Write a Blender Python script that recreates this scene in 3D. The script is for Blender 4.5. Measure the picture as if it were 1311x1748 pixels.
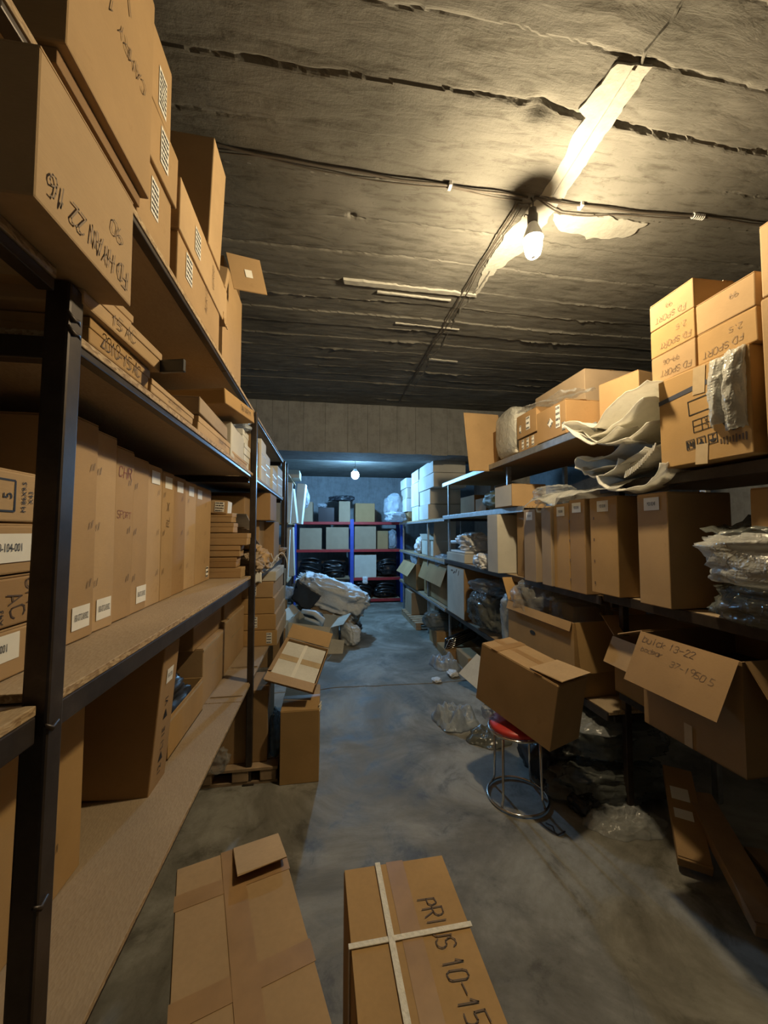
import bpy, bmesh, math, random
import numpy as np
from mathutils import Vector, Matrix, Euler, noise

for o in list(bpy.data.objects):
    bpy.data.objects.remove(o, do_unlink=True)
SC = bpy.context.scene
COL = SC.collection
rnd = random.Random(7)
R = math.radians

# ------------------------------------------------------------------ camera
cam_d = bpy.data.cameras.new('camera')
cam_d.sensor_fit = 'VERTICAL'
cam_d.sensor_height = 34.6
cam_d.lens = 657.0 * 34.6 / 1748.0
cam_d.clip_start = 0.02
cam = bpy.data.objects.new('camera', cam_d)
COL.objects.link(cam)
cam.location = (0, 0, 1.6)
cam.rotation_euler = (R(90 + 2.8), 0, R(-8.65))
SC.camera = cam

# ------------------------------------------------------------------ world, exposure
W = bpy.data.worlds.new('world')
SC.world = W
W.use_nodes = True
W.node_tree.nodes['Background'].inputs['Color'].default_value = (0.02, 0.022, 0.025, 1)
W.node_tree.nodes['Background'].inputs['Strength'].default_value = 0.2
SC.view_settings.view_transform = 'Standard'
SC.view_settings.look = 'None'
SC.view_settings.gamma = 1.0
SC.view_settings.use_curve_mapping = False
SC.view_settings.exposure = 0.0
WARM_GLOW, WARM_COL = 1300.0, (1.0, 0.79, 0.48)      # radiance of the two bulbs, the only lights in the place
COOL_GLOW, COOL_COL = 950.0, (0.27, 0.60, 1.0)
BULB_POS = (1.02, 1.73, 3.06)
COOL_POS = (0.53, 7.0, 2.62)

CEIL = 3.3
BACK_CEIL = 2.93

# ------------------------------------------------------------------ materials
MATS = {}


def new_mat(name):
    m = bpy.data.materials.new(name)
    m.use_nodes = True
    nt = m.node_tree
    b = nt.nodes['Principled BSDF']
    MATS[name] = m
    return m, nt, b


def N(nt, kind, **kw):
    n = nt.nodes.new(kind)
    for k, v in kw.items():
        if k in n.inputs:
            n.inputs[k].default_value = v
        else:
            setattr(n, k, v)
    return n


def coords(nt, scale=(1, 1, 1), kind='Object'):
    tc = N(nt, 'ShaderNodeTexCoord')
    mp = N(nt, 'ShaderNodeMapping')
    mp.inputs['Scale'].default_value = scale
    nt.links.new(tc.outputs[kind], mp.inputs['Vector'])
    return mp.outputs['Vector']


def ramp(nt, fac, stops):
    r = N(nt, 'ShaderNodeValToRGB')
    e = r.color_ramp.elements
    while len(e) < len(stops):
        e.new(0.5)
    for i, (p, c) in enumerate(stops):
        e[i].position = p
        e[i].color = (*c, 1) if len(c) == 3 else c
    nt.links.new(fac, r.inputs['Fac'])
    return r.outputs['Color']


def mix(nt, a, b, fac, mode='MIX'):
    m = N(nt, 'ShaderNodeMix', data_type='RGBA', blend_type=mode)
    for s, v in ((m.inputs['A'], a), (m.inputs['B'], b)):
        if isinstance(v, tuple):
            s.default_value = (*v, 1) if len(v) == 3 else v
        else:
            nt.links.new(v, s)
    if isinstance(fac, (int, float)):
        m.inputs['Factor'].default_value = fac
    else:
        nt.links.new(fac, m.inputs['Factor'])
    return m.outputs['Result']


def noise_tex(nt, vec, scale, detail=4, rough=0.55, dist=0.0):
    n = N(nt, 'ShaderNodeTexNoise')
    n.inputs['Scale'].default_value = scale
    n.inputs['Detail'].default_value = detail
    n.inputs['Roughness'].default_value = rough
    n.inputs['Distortion'].default_value = dist
    if vec is not None:
        nt.links.new(vec, n.inputs['Vector'])
    return n.outputs['Fac']


def bump(nt, b, h, strength, dist, prev=None):
    n = N(nt, 'ShaderNodeBump')
    n.inputs['Strength'].default_value = strength
    n.inputs['Distance'].default_value = dist
    nt.links.new(h, n.inputs['Height'])
    if prev is not None:
        nt.links.new(prev, n.inputs['Normal'])
    nt.links.new(n.outputs['Normal'], b.inputs['Normal'])
    return n.outputs['Normal']


def scl(c, k):
    return tuple(min(1, x * k) for x in c)


def card_mat(name, base, rough=0.82):
    m, nt, b = new_mat(name)
    v = coords(nt)
    n1 = noise_tex(nt, v, 3.0, 5)
    c = ramp(nt, n1, [(0.3, scl(base, 0.86)), (0.7, scl(base, 1.1))])
    v2 = coords(nt, (1, 1, 14))
    n2 = noise_tex(nt, v2, 60, 3)
    c2 = ramp(nt, n2, [(0.35, (0.9, 0.9, 0.9)), (0.65, (1, 1, 1))])
    c = mix(nt, c, c2, 0.6, 'MULTIPLY')
    n3 = noise_tex(nt, v, 9, 6, 0.7)
    st = ramp(nt, n3, [(0.62, (1, 1, 1)), (0.74, (0.8, 0.76, 0.7))])
    c = mix(nt, c, st, 0.7, 'MULTIPLY')
    nt.links.new(c, b.inputs['Base Color'])
    b.inputs['Roughness'].default_value = rough
    b.inputs['Specular IOR Level'].default_value = 0.25
    p = bump(nt, b, n1, 0.25, 0.01)
    bump(nt, b, n2, 0.06, 0.002, p)
    return m


card_mat('card_tan', (0.43, 0.285, 0.145))
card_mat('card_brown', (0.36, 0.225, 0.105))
card_mat('card_light', (0.50, 0.345, 0.19))
card_mat('card_orange', (0.44, 0.275, 0.115))
card_mat('card_grey', (0.37, 0.28, 0.19))
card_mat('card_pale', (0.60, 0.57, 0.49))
card_mat('card_white', (0.70, 0.70, 0.67))
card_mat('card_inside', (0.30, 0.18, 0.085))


def plain(name, col, rough=0.5, metal=0.0, spec=0.5, var=0.12, nscale=12, bmp=0.0):
    m, nt, b = new_mat(name)
    v = coords(nt)
    n = noise_tex(nt, v, nscale, 5)
    c = ramp(nt, n, [(0.3, scl(col, 1 - var)), (0.7, scl(col, 1 + var))])
    nt.links.new(c, b.inputs['Base Color'])
    b.inputs['Roughness'].default_value = rough
    b.inputs['Metallic'].default_value = metal
    b.inputs['Specular IOR Level'].default_value = spec
    if bmp:
        bump(nt, b, n, bmp, 0.01)
    return m


plain('tape', (0.35, 0.21, 0.095), 0.38)
plain('clear_tape', (0.52, 0.40, 0.25), 0.22, spec=0.7)
plain('paper', (0.80, 0.79, 0.74), 0.7, var=0.05)
plain('ink', (0.012, 0.011, 0.010), 0.6, var=0.3)
plain('marker', (0.10, 0.06, 0.03), 0.65, var=0.3)
plain('pencil', (0.17, 0.11, 0.06), 0.7, var=0.3)
plain('faded_red', (0.30, 0.10, 0.035), 0.7, var=0.3)
plain('navy_stripe', (0.03, 0.035, 0.06), 0.6)
plain('rope', (0.72, 0.68, 0.58), 0.7, nscale=80, bmp=0.4)
plain('galv', (0.40, 0.42, 0.44), 0.5, 0.8, var=0.2, nscale=20)
plain('chrome', (0.75, 0.74, 0.72), 0.14, 1.0, var=0.05)
plain('red_vinyl', (0.55, 0.045, 0.04), 0.42)
plain('blue_steel', (0.035, 0.08, 0.42), 0.45)
plain('red_steel', (0.33, 0.025, 0.03), 0.45)
plain('black_plastic', (0.012, 0.013, 0.015), 0.28)
plain('dark_plastic', (0.03, 0.033, 0.04), 0.35)
plain('olive_plastic', (0.10, 0.13, 0.09), 0.5)
plain('white_plastic', (0.72, 0.73, 0.74), 0.4)
plain('wire', (0.10, 0.085, 0.07), 0.6)
plain('socket', (0.07, 0.06, 0.05), 0.5)
plain('twig', (0.05, 0.035, 0.025), 0.8)
plain('pallet_wood', (0.36, 0.25, 0.15), 0.85, var=0.3, nscale=8, bmp=0.3)
plain('plank_wood', (0.30, 0.19, 0.10), 0.8, var=0.3, nscale=7, bmp=0.3)
plain('reflector', (0.75, 0.75, 0.72), 0.25, 0.5)

# dark painted steel
m, nt, b = new_mat('dark_steel')
v = coords(nt)
n = noise_tex(nt, v, 7, 8, 0.65)
c = ramp(nt, n, [(0.35, (0.030, 0.022, 0.018)), (0.6, (0.060, 0.046, 0.038)), (0.75, (0.11, 0.085, 0.07))])
nt.links.new(c, b.inputs['Base Color'])
b.inputs['Roughness'].default_value = 0.42
b.inputs['Metallic'].default_value = 0.35
bump(nt, b, n, 0.15, 0.004)

# chipboard
m, nt, b = new_mat('chipboard')
v = coords(nt)
vo = N(nt, 'ShaderNodeTexVoronoi')
vo.inputs['Scale'].default_value = 170
v2 = coords(nt, (1, 0.45, 1.3))
nt.links.new(v2, vo.inputs['Vector'])
c1 = ramp(nt, vo.outputs['Color'], [(0.15, (0.26, 0.165, 0.08)), (0.5, (0.42, 0.29, 0.155)), (0.9, (0.54, 0.40, 0.23))])
n = noise_tex(nt, v, 2.2, 6)
c2 = ramp(nt, n, [(0.35, (0.30, 0.225, 0.145)), (0.7, (0.38, 0.29, 0.19))])
geo = N(nt, 'ShaderNodeNewGeometry')
sx = N(nt, 'ShaderNodeSeparateXYZ')
nt.links.new(geo.outputs['Normal'], sx.inputs[0])
ab = N(nt, 'ShaderNodeMath', operation='ABSOLUTE')
nt.links.new(sx.outputs['Z'], ab.inputs[0])
ga = N(nt, 'ShaderNodeMath', operation='MULTIPLY')
ga.inputs[1].default_value = 0.88
nt.links.new(ab.outputs[0], ga.inputs[0])
c = mix(nt, c1, c2, ga.outputs[0])
nt.links.new(c, b.inputs['Base Color'])
b.inputs['Roughness'].default_value = 0.75
bump(nt, b, vo.outputs['Distance'], 0.25, 0.003)

# concrete ceiling
m, nt, b = new_mat('ceiling_concrete')
v = coords(nt)
vs = coords(nt, (0.7, 3.2, 1))
n1 = noise_tex(nt, v, 1.5, 8, 0.62)
n2 = noise_tex(nt, vs, 7, 8, 0.68, 0.4)
n3 = noise_tex(nt, v, 32, 6, 0.7)
c = ramp(nt, n1, [(0.3, (0.125, 0.122, 0.11)), (0.55, (0.185, 0.181, 0.165)), (0.75, (0.25, 0.245, 0.222))])
d = ramp(nt, n2, [(0.33, (0.45, 0.43, 0.40)), (0.50, (1, 1, 1)), (0.72, (1.0, 1.0, 1.0))])
c = mix(nt, c, d, 0.75, 'MULTIPLY')
sp = ramp(nt, n3, [(0.27, (0.55, 0.52, 0.48)), (0.40, (1, 1, 1))])
c = mix(nt, c, sp, 0.8, 'MULTIPLY')
nt.links.new(c, b.inputs['Base Color'])
b.inputs['Roughness'].default_value = 0.92
b.inputs['Specular IOR Level'].default_value = 0.15
p = bump(nt, b, n2, 0.5, 0.012)
bump(nt, b, n3, 0.4, 0.006, p)

# beam / walls
m, nt, b = new_mat('wall_concrete')
v = coords(nt)
vs = coords(nt, (5.5, 5.5, 0.5))
n1 = noise_tex(nt, v, 1.3, 7, 0.6)
n2 = noise_tex(nt, vs, 3.2, 7, 0.65, 0.3)
c = ramp(nt, n1, [(0.3, (0.24, 0.25, 0.26)), (0.7, (0.33, 0.345, 0.36))])
d = ramp(nt, n2, [(0.3, (0.7, 0.69, 0.68)), (0.5, (1, 1, 1))])
c = mix(nt, c, d, 0.6, 'MULTIPLY')
n3 = noise_tex(nt, v, 8, 7, 0.7)
d = ramp(nt, n3, [(0.35, (0.68, 0.67, 0.66)), (0.55, (1, 1, 1))])
c = mix(nt, c, d, 0.7, 'MULTIPLY')
nt.links.new(c, b.inputs['Base Color'])
b.inputs['Roughness'].default_value = 0.9
bump(nt, b, n2, 0.4, 0.012)

# floor
m, nt, b = new_mat('floor_concrete')
v = coords(nt)
n1 = noise_tex(nt, v, 1.3, 9, 0.66, 0.8)
n2 = noise_tex(nt, v, 4.0, 9, 0.70, 0.5)
n3 = noise_tex(nt, v, 55, 5, 0.7)
c = ramp(nt, n1, [(0.36, (0.13, 0.12, 0.095)), (0.48, (0.21, 0.20, 0.17)), (0.60, (0.33, 0.32, 0.285))])
d = ramp(nt, n2, [(0.36, (0.34, 0.32, 0.28)), (0.45, (0.80, 0.80, 0.78)), (0.56, (1, 1, 1))])
c = mix(nt, c, d, 0.75, 'MULTIPLY')
sp = ramp(nt, n3, [(0.25, (0.55, 0.53, 0.5)), (0.4, (1, 1, 1))])
c = mix(nt, c, sp, 0.6, 'MULTIPLY')
nt.links.new(c, b.inputs['Base Color'])
rr = ramp(nt, n2, [(0.3, (0.5, 0.5, 0.5)), (0.7, (0.85, 0.85, 0.85))])
nt.links.new(rr, b.inputs['Roughness'])
p = bump(nt, b, n2, 0.25, 0.01)
bump(nt, b, n3, 0.2, 0.003, p)

plain('plaster', (0.40, 0.395, 0.36), 0.9, var=0.1, nscale=22, bmp=0.5)


def film_mat(name, col, alpha, rough, bubble=0.0, trans=0.25):
    """plastic film / bubble wrap: part see-through, part glossy milky."""
    m, nt, b = new_mat(name)
    v = coords(nt)
    n = noise_tex(nt, v, 14, 6, 0.6)
    c = ramp(nt, n, [(0.3, scl(col, 0.85)), (0.7, scl(col, 1.1))])
    nt.links.new(c, b.inputs['Base Color'])
    b.inputs['Roughness'].default_value = rough
    b.inputs['Specular IOR Level'].default_value = 0.8
    b.inputs['Subsurface Weight'].default_value = 0.0
    p = bump(nt, b, n, 0.5, 0.012)
    vc = N(nt, 'ShaderNodeTexVoronoi', feature='DISTANCE_TO_EDGE')
    vc.inputs['Scale'].default_value = 17
    vd = coords(nt, (1, 1.6, 0.8))
    nt.links.new(vd, vc.inputs['Vector'])
    hc = ramp(nt, vc.outputs['Distance'], [(0.0, (1, 1, 1)), (0.16, (0, 0, 0))])
    p = bump(nt, b, hc, 0.35, 0.008, p)
    if bubble:
        vo = N(nt, 'ShaderNodeTexVoronoi')
        vo.inputs['Scale'].default_value = bubble
        vo.inputs['Randomness'].default_value = 0.25
        nt.links.new(v, vo.inputs['Vector'])
        h = ramp(nt, vo.outputs['Distance'], [(0.15, (1, 1, 1)), (0.5, (0, 0, 0))])
        bump(nt, b, h, 0.35, 0.004, p)
    out = nt.nodes['Material Output']
    tr = N(nt, 'ShaderNodeBsdfTransparent')
    tl = N(nt, 'ShaderNodeBsdfTranslucent')
    tl.inputs['Color'].default_value = (*col, 1)
    m1 = N(nt, 'ShaderNodeMixShader')
    m1.inputs[0].default_value = trans
    nt.links.new(b.outputs[0], m1.inputs[1])
    nt.links.new(tl.outputs[0], m1.inputs[2])
    m2 = N(nt, 'ShaderNodeMixShader')
    m2.inputs[0].default_value = alpha
    nt.links.new(tr.outputs[0], m2.inputs[1])
    nt.links.new(m1.outputs[0], m2.inputs[2])
    nt.links.new(m2.outputs[0], out.inputs['Surface'])
    return m


film_mat('bubble_wrap', (0.62, 0.62, 0.58), 0.62, 0.16, 85)
film_mat('film_clear', (0.55, 0.57, 0.57), 0.30, 0.10)
film_mat('foam_sheet', (0.84, 0.82, 0.75), 0.90, 0.5, 0, 0.4)
film_mat('film_grey', (0.17, 0.18, 0.165), 0.75, 0.12)
film_mat('film_blue', (0.55, 0.62, 0.70), 0.58, 0.15, 60)
plain('woven_bag', (0.66, 0.70, 0.74), 0.55, var=0.1, nscale=40, bmp=0.3)

for nm, colr, st in (('bulb_warm', WARM_COL, WARM_GLOW), ('bulb_cool', COOL_COL, COOL_GLOW)):
    m, nt, b = new_mat(nm)
    b.inputs['Emission Color'].default_value = (*colr, 1)
    b.inputs['Emission Strength'].default_value = st
    b.inputs['Base Color'].default_value = (0.9, 0.9, 0.85, 1)


# ------------------------------------------------------------------ object helpers
def link(name, me, mat=None, parent=None):
    o = bpy.data.objects.new(name, me)
    COL.objects.link(o)
    if mat and not me.materials:
        me.materials.append(MATS[mat])
    if parent is not None:
        o.parent = parent
    return o


def tag(o, label, cat, group=None):
    o['label'] = label
    o['category'] = cat
    if group:
        o['group'] = group
    return o


def struct(o, label=None):
    o['kind'] = 'structure'
    if label:
        o['label'] = label
    return o


def empty(name, label, cat, loc=(0, 0, 0), rot=(0, 0, 0), group=None):
    o = bpy.data.objects.new(name, None)
    o.empty_display_size = 0.05
    COL.objects.link(o)
    o.location = loc
    o.rotation_euler = tuple(R(a) for a in rot)
    return tag(o, label, cat, group)


def mesh(name, verts, faces, smooth=False):
    me = bpy.data.meshes.new(name)
    me.from_pydata([tuple(v) for v in verts], [], faces)
    if smooth:
        me.polygons.foreach_set('use_smooth', [True] * len(me.polygons))
    me.update()
    return me


def box_bm(bm, c, s, rot=None, bev=0.0, jit=0.0):
    M = Matrix.Translation(c)
    if rot:
        M = M @ Euler(tuple(R(a) for a in rot)).to_matrix().to_4x4()
    M = M @ Matrix.Diagonal((s[0], s[1], s[2], 1))
    r = bmesh.ops.create_cube(bm, size=1, matrix=M)
    vs = r['verts']
    if jit:
        for v in vs:
            v.co += Vector([rnd.uniform(-jit, jit) for _ in range(3)])
    if bev:
        es = list({e for v in vs for e in v.link_edges})
        bmesh.ops.bevel(bm, geom=es, offset=bev, segments=2, affect='EDGES', profile=0.5)


def bm_obj(name, bm, mat, parent=None, smooth=False):
    me = bpy.data.meshes.new(name)
    bm.normal_update()
    bm.to_mesh(me)
    bm.free()
    if smooth:
        me.polygons.foreach_set('use_smooth', [True] * len(me.polygons))
    return link(name, me, mat, parent)


def slab(name, x0, x1, y0, y1, z0, z1, mat, parent=None, bev=0.002, rot=None, jit=0.0):
    bm = bmesh.new()
    box_bm(bm, ((x0 + x1) / 2, (y0 + y1) / 2, (z0 + z1) / 2), (x1 - x0, y1 - y0, z1 - z0), rot, bev, jit)
    return bm_obj(name, bm, mat, parent)


def tube_bm(bm, pts, r, seg=8, cap=True):
    pts = [Vector(p) for p in pts]
    rings = []
    prev_n = None
    for i, p in enumerate(pts):
        a = pts[max(0, i - 1)]
        c = pts[min(len(pts) - 1, i + 1)]
        t = (c - a).normalized()
        if prev_n is None:
            n = t.orthogonal().normalized()
        else:
            n = (prev_n - t * prev_n.dot(t)).normalized()
        prev_n = n
        bnm = t.cross(n)
        rr = r[i] if isinstance(r, (list, tuple)) else r
        rings.append([bm.verts.new(p + (n * math.cos(2 * math.pi * k / seg) + bnm * math.sin(2 * math.pi * k / seg)) * rr) for k in range(seg)])
    for i in range(len(rings) - 1):
        for k in range(seg):
            bm.faces.new((rings[i][k], rings[i][(k + 1) % seg], rings[i + 1][(k + 1) % seg], rings[i + 1][k]))
    if cap:
        bm.faces.new(rings[0][::-1])
        bm.faces.new(rings[-1])


def tube(name, pts, r, mat, parent=None, seg=8):
    bm = bmesh.new()
    tube_bm(bm, pts, r, seg)
    return bm_obj(name, bm, mat, parent, True)


def lathe(name, prof, mat, parent=None, seg=24):
    """prof: list of (radius, z)"""
    vs, fs = [], []
    for r, z in prof:
        for k in range(seg):
            a = 2 * math.pi * k / seg
            vs.append((r * math.cos(a), r * math.sin(a), z))
    for i in range(len(prof) - 1):
        for k in range(seg):
            fs.append((i * seg + k, i * seg + (k + 1) % seg, (i + 1) * seg + (k + 1) % seg, (i + 1) * seg + k))
    fs.append(tuple(range(seg))[::-1])
    fs.append(tuple((len(prof) - 1) * seg + k for k in range(seg)))
    return link(name, mesh(name, vs, fs, True), mat, parent)


def fbm(p, sc, octv=3, seed=0.0):
    return noise.fractal(Vector((p[0] * sc + seed, p[1] * sc - seed * 1.7, p[2] * sc + seed * 0.6)), 0.6, 2.0, octv)


def sheet(name, fn, nu, nv, mat, parent=None, thick=0.003, smooth=True):
    vs, fs = [], []
    for j in range(nv + 1):
        for i in range(nu + 1):
            vs.append(tuple(fn(i / nu, j / nv)))
    for j in range(nv):
        for i in range(nu):
            a = j * (nu + 1) + i
            fs.append((a, a + 1, a + nu + 2, a + nu + 1))
    o = link(name, mesh(name, vs, fs, smooth), mat, parent)
    md = o.modifiers.new('thickness', 'SOLIDIFY')
    md.thickness = thick
    md.offset = 0
    return o


def lump(name, size, mat, parent=None, seed=0.0, amp=0.3, sc=2.2, ridge=0.8, nu=60, nv=40, power=0.7):
    """soft crumpled bundle, base on z=0, squarish super-ellipsoid with creases"""
    vs, fs = [], []
    for j in range(nv + 1):
        ph = math.pi * j / nv
        for i in range(nu):
            th = 2 * math.pi * i / nu
            d = Vector((math.sin(ph) * math.cos(th), math.sin(ph) * math.sin(th), math.cos(ph)))
            q = Vector([math.copysign(abs(c) ** power, c) for c in d])
            n1 = fbm(d, sc * .6, 2, seed)
            dv = noise.voronoi(Vector((d.x * sc * 1.5 + seed, d.y * sc * 1.5 - seed, d.z * sc * 1.5)))[0]
            rg = (.32 - min(.32, dv[1] - dv[0])) / .32
            n3 = fbm(d, sc * 3.0, 2, seed + 5)
            k = 1 + amp * .55 * n1 + amp * .30 * ridge * (rg - .5) + amp * .12 * n3
            z = q.z * k
            vs.append((q.x * k * size[0] / 2, q.y * k * size[1] / 2, max(0.0, (z + 1) / 2 * size[2])))
    for j in range(nv):
        for i in range(nu):
            a, c = j * nu + i, j * nu + (i + 1) % nu
            fs.append((a, c, c + nu, a + nu))
    me = mesh(name, vs, fs, True)
    bm = bmesh.new()
    bm.from_mesh(me)
    bmesh.ops.remove_doubles(bm, verts=bm.verts, dist=1e-5)
    bm.normal_update()
    bm.to_mesh(me)
    bm.free()
    me.polygons.foreach_set('use_smooth', [True] * len(me.polygons))
    return link(name, me, mat, parent)


# ------------------------------------------------------------------ hand lettering
GL = {
 'A': '002640 1232', 'B': '00063645443303 3342413000', 'C': '4536160501103041', 'D': '00062644422000', 'E': '46060040 0333',
 'F': '460600 0333', 'G': '45361605011030414323', 'H': '0006 4046 0343', 'I': '2026', 'J': '4641301001', 'K': '0006 460340',
 'L': '060040', 'M': '0006234640', 'N': '00064046', 'O': '160501103041453616', 'P': '00063645443303', 'R': '00063645443303 2340',
 'S': '453616050413334241301001', 'T': '0646 2620', 'U': '060110304146', 'V': '062046', 'W': '0610233046', 'X': '0640 0046',
 'Y': '062346 2320', 'Z': '06460040', '0': '160501103041453616', '1': '142620', '2': '051636450040', '3': '0516364544334241301001 3313',
 '4': '30360242', '5': '4606033342413000', '6': '3616040110304142330 2'.replace(' ', ''), '7': '064610', '8': '13040516364544331302011030414233',
 '9': '44331304051636454230', '-': '0343', '.': '2021', '/': '0046', ' ': '',
 'b': '0600 03143442413000', 'u': '0401103041 4440', 'i': '2024 2526', 'c': '441402103041', 'k': '0006 440240', 'o': '14030110304143 34 14'.replace(' ', ''),
 'd': '4640 43341403011030', 'g': '4434140302124244 4100', 'a': '443414030110304144 4440', 'r': '0004 023444', 'e': '0242341403011040', 'n': '0004 03344340', '"': '1645 3645',
}


def strokes(text, h, slant=0.12, wob=0.06, seed=1, wf=0.62):
    rr = random.Random(seed)
    out = []
    wi = 0
    x = 0.0
    w = h * wf
    for ch in text:
        g = GL.get(ch, '')
        dy = rr.uniform(-wob, wob) * h
        k = rr.uniform(0.9, 1.1)
        for part in g.split(' '):
            pl = []
            for i in range(0, len(part) - 1, 2):
                gx, gy = int(part[i]) / 4, int(part[i + 1]) / 6
                px = x + gx * w * k + gy * h * slant + rr.uniform(-wob, wob) * h * 0.4
                py = gy * h * k + dy + rr.uniform(-wob, wob) * h * 0.4
                pl.append((px, py))
            if len(pl) > 1:
                out.append((wi, pl))
        if ch == ' ':
            wi += 1
        x += w * 1.35 if ch != ' ' else w * 0.8
    cx = x / 2
    return [(k, [(p[0] - cx, p[1] - h / 2) for p in pl]) for k, pl in out]


def ribbon(vs, fs, pl, w):
    for (ax, ay), (bx, by) in zip(pl[:-1], pl[1:]):
        dx, dy = bx - ax, by - ay
        L = math.hypot(dx, dy) or 1e-6
        nx, ny = -dy / L * w / 2, dx / L * w / 2
        ex, ey = dx / L * w * 0.35, dy / L * w * 0.35
        i = len(vs)
        vs += [(ax + nx - ex, ay + ny - ey), (ax - nx - ex, ay - ny - ey), (bx - nx + ex, by - ny + ey), (bx + nx + ex, by + ny + ey)]
        fs.append((i, i + 1, i + 2, i + 3))


def frame(face, s):
    """origin, u, v, n of a box face in box coordinates (base centre origin)"""
    sx, sy, sz = s
    return {
        'px': ((sx / 2, 0, sz / 2), (0, 1, 0), (0, 0, 1), (1, 0, 0)),
        'nx': ((-sx / 2, 0, sz / 2), (0, -1, 0), (0, 0, 1), (-1, 0, 0)),
        'ny': ((0, -sy / 2, sz / 2), (1, 0, 0), (0, 0, 1), (0, -1, 0)),
        'py': ((0, sy / 2, sz / 2), (-1, 0, 0), (0, 0, 1), (0, 1, 0)),
        'top': ((0, 0, sz), (1, 0, 0), (0, 1, 0), (0, 0, 1)),
        'bot': ((0, 0, 0), (1, 0, 0), (0, -1, 0), (0, 0, -1)),
    }[face]


def place2d(fr, pts, u, v, rot, off):
    o, U, V, Nn = [Vector(a) for a in fr]
    ca, sa = math.cos(R(rot)), math.sin(R(rot))
    return [o + U * (u + p[0] * ca - p[1] * sa) + V * (v + p[0] * sa + p[1] * ca) + Nn * off for p in pts]


def flat_poly(name, polys2d, fr, u, v, rot, off, mat, parent):
    vs, fs = [], []
    for pl in polys2d:
        i = len(vs)
        vs += pl
        fs.append(tuple(range(i, i + len(pl))))
    return link(name, mesh(name, place2d(fr, vs, u, v, rot, off), fs), mat, parent)


def writing(fr, text, u, v, h, parent, rot=0, mat='marker', off=0.002, name='writing', wd=0.085, seed=None, wf=0.62):
    words = {}
    for k, pl in strokes(text, h, seed=seed if seed is not None else hash_s(text), wf=wf):
        vs, fs = words.setdefault(k, ([], []))
        ribbon(vs, fs, pl, h * wd)
    for vs, fs in words.values():
        o = link(name, mesh(name, place2d(fr, vs, u, v, rot, off), fs), mat, parent)
    return o


def hash_s(s):
    return sum((i + 3) * ord(c) for i, c in enumerate(s)) % 9973


_fc = {}


def text_mesh(t):
    if t in _fc:
        return _fc[t]
    cu = bpy.data.curves.new('text', 'FONT')
    cu.body = t
    cu.size = 1.0
    cu.resolution_u = 2
    cu.align_x = 'CENTER'
    cu.align_y = 'CENTER'
    ob = bpy.data.objects.new('text', cu)
    COL.objects.link(ob)
    dg = bpy.context.evaluated_depsgraph_get()
    me = bpy.data.meshes.new_from_object(ob.evaluated_get(dg))
    vs = [(q.co.x, q.co.y) for q in me.vertices]
    fs = [tuple(p.vertices) for p in me.polygons]
    bpy.data.objects.remove(ob, do_unlink=True)
    bpy.data.curves.remove(cu)
    bpy.data.meshes.remove(me)
    _fc[t] = (vs, fs)
    return vs, fs


def printed(fr, t, u, v, h, parent, rot=0, mat='ink', off=0.002, sx=1.0, name='printed_text'):
    vs, fs = text_mesh(t)
    vs = [(x * h * sx, y * h) for x, y in vs]
    return link(name, mesh(name, place2d(fr, vs, u, v, rot, off), fs), mat, parent)


def rect(w, h, cx=0, cy=0):
    return [(cx - w / 2, cy - h / 2), (cx + w / 2, cy - h / 2), (cx + w / 2, cy + h / 2), (cx - w / 2, cy + h / 2)]


def sticker(fr, u, v, w, h, parent, text=None, lines=0, rot=0, sx=0.8, hand=False, torn=False):
    s = flat_poly('sticker', [rect(w, h)], fr, u, v, rot, 0.0018, 'paper', parent)
    if text:
        if hand:
            writing(fr, text, u, v, h * 0.5, s, rot, 'ink', 0.0028)
        else:
            printed(fr, text, u, v, h * 0.42, s, rot, 'ink', 0.0028, sx)
    if lines:
        rr = random.Random(int(w * 9e4 + h * 7e4 + u * 1e3))
        bars = []
        for i in range(lines):
            y = h * (0.40 - 0.8 * i / max(1, lines - 1))
            x = -w * 0.42
            while x < w * 0.36:
                L = rr.uniform(0.05, 0.22) * w
                L = min(L, w * 0.42 - x)
                bars.append(rect(L, h * 0.45 / lines, x + L / 2, y * 0.95))
                x += L + w * rr.uniform(0.03, 0.08)
        flat_poly('print', bars, fr, u, v, rot, 0.0028, 'ink', s)
    return s


CARD_T = 0.005


def plate(name, L, w, t, mat, parent, M, jit=0.0, taper=0.0):
    """flap plate: hinge along local x (width w) at origin, extends along +y by L"""
    vs = []
    for z in (-t / 2, t / 2):
        for x, y in ((-w / 2, 0), (w / 2, 0), (w / 2 - taper, L), (-w / 2 + taper, L)):
            vs.append(Vector((x + rnd.uniform(-jit, jit), y + rnd.uniform(-jit, jit) * (y > 0), z)))
    vs = [M @ v for v in vs]
    fs = [(3, 2, 1, 0), (4, 5, 6, 7), (0, 1, 5, 4), (1, 2, 6, 5), (2, 3, 7, 6), (3, 0, 4, 7)]
    return link(name, mesh(name, vs, fs), mat, parent)


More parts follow.
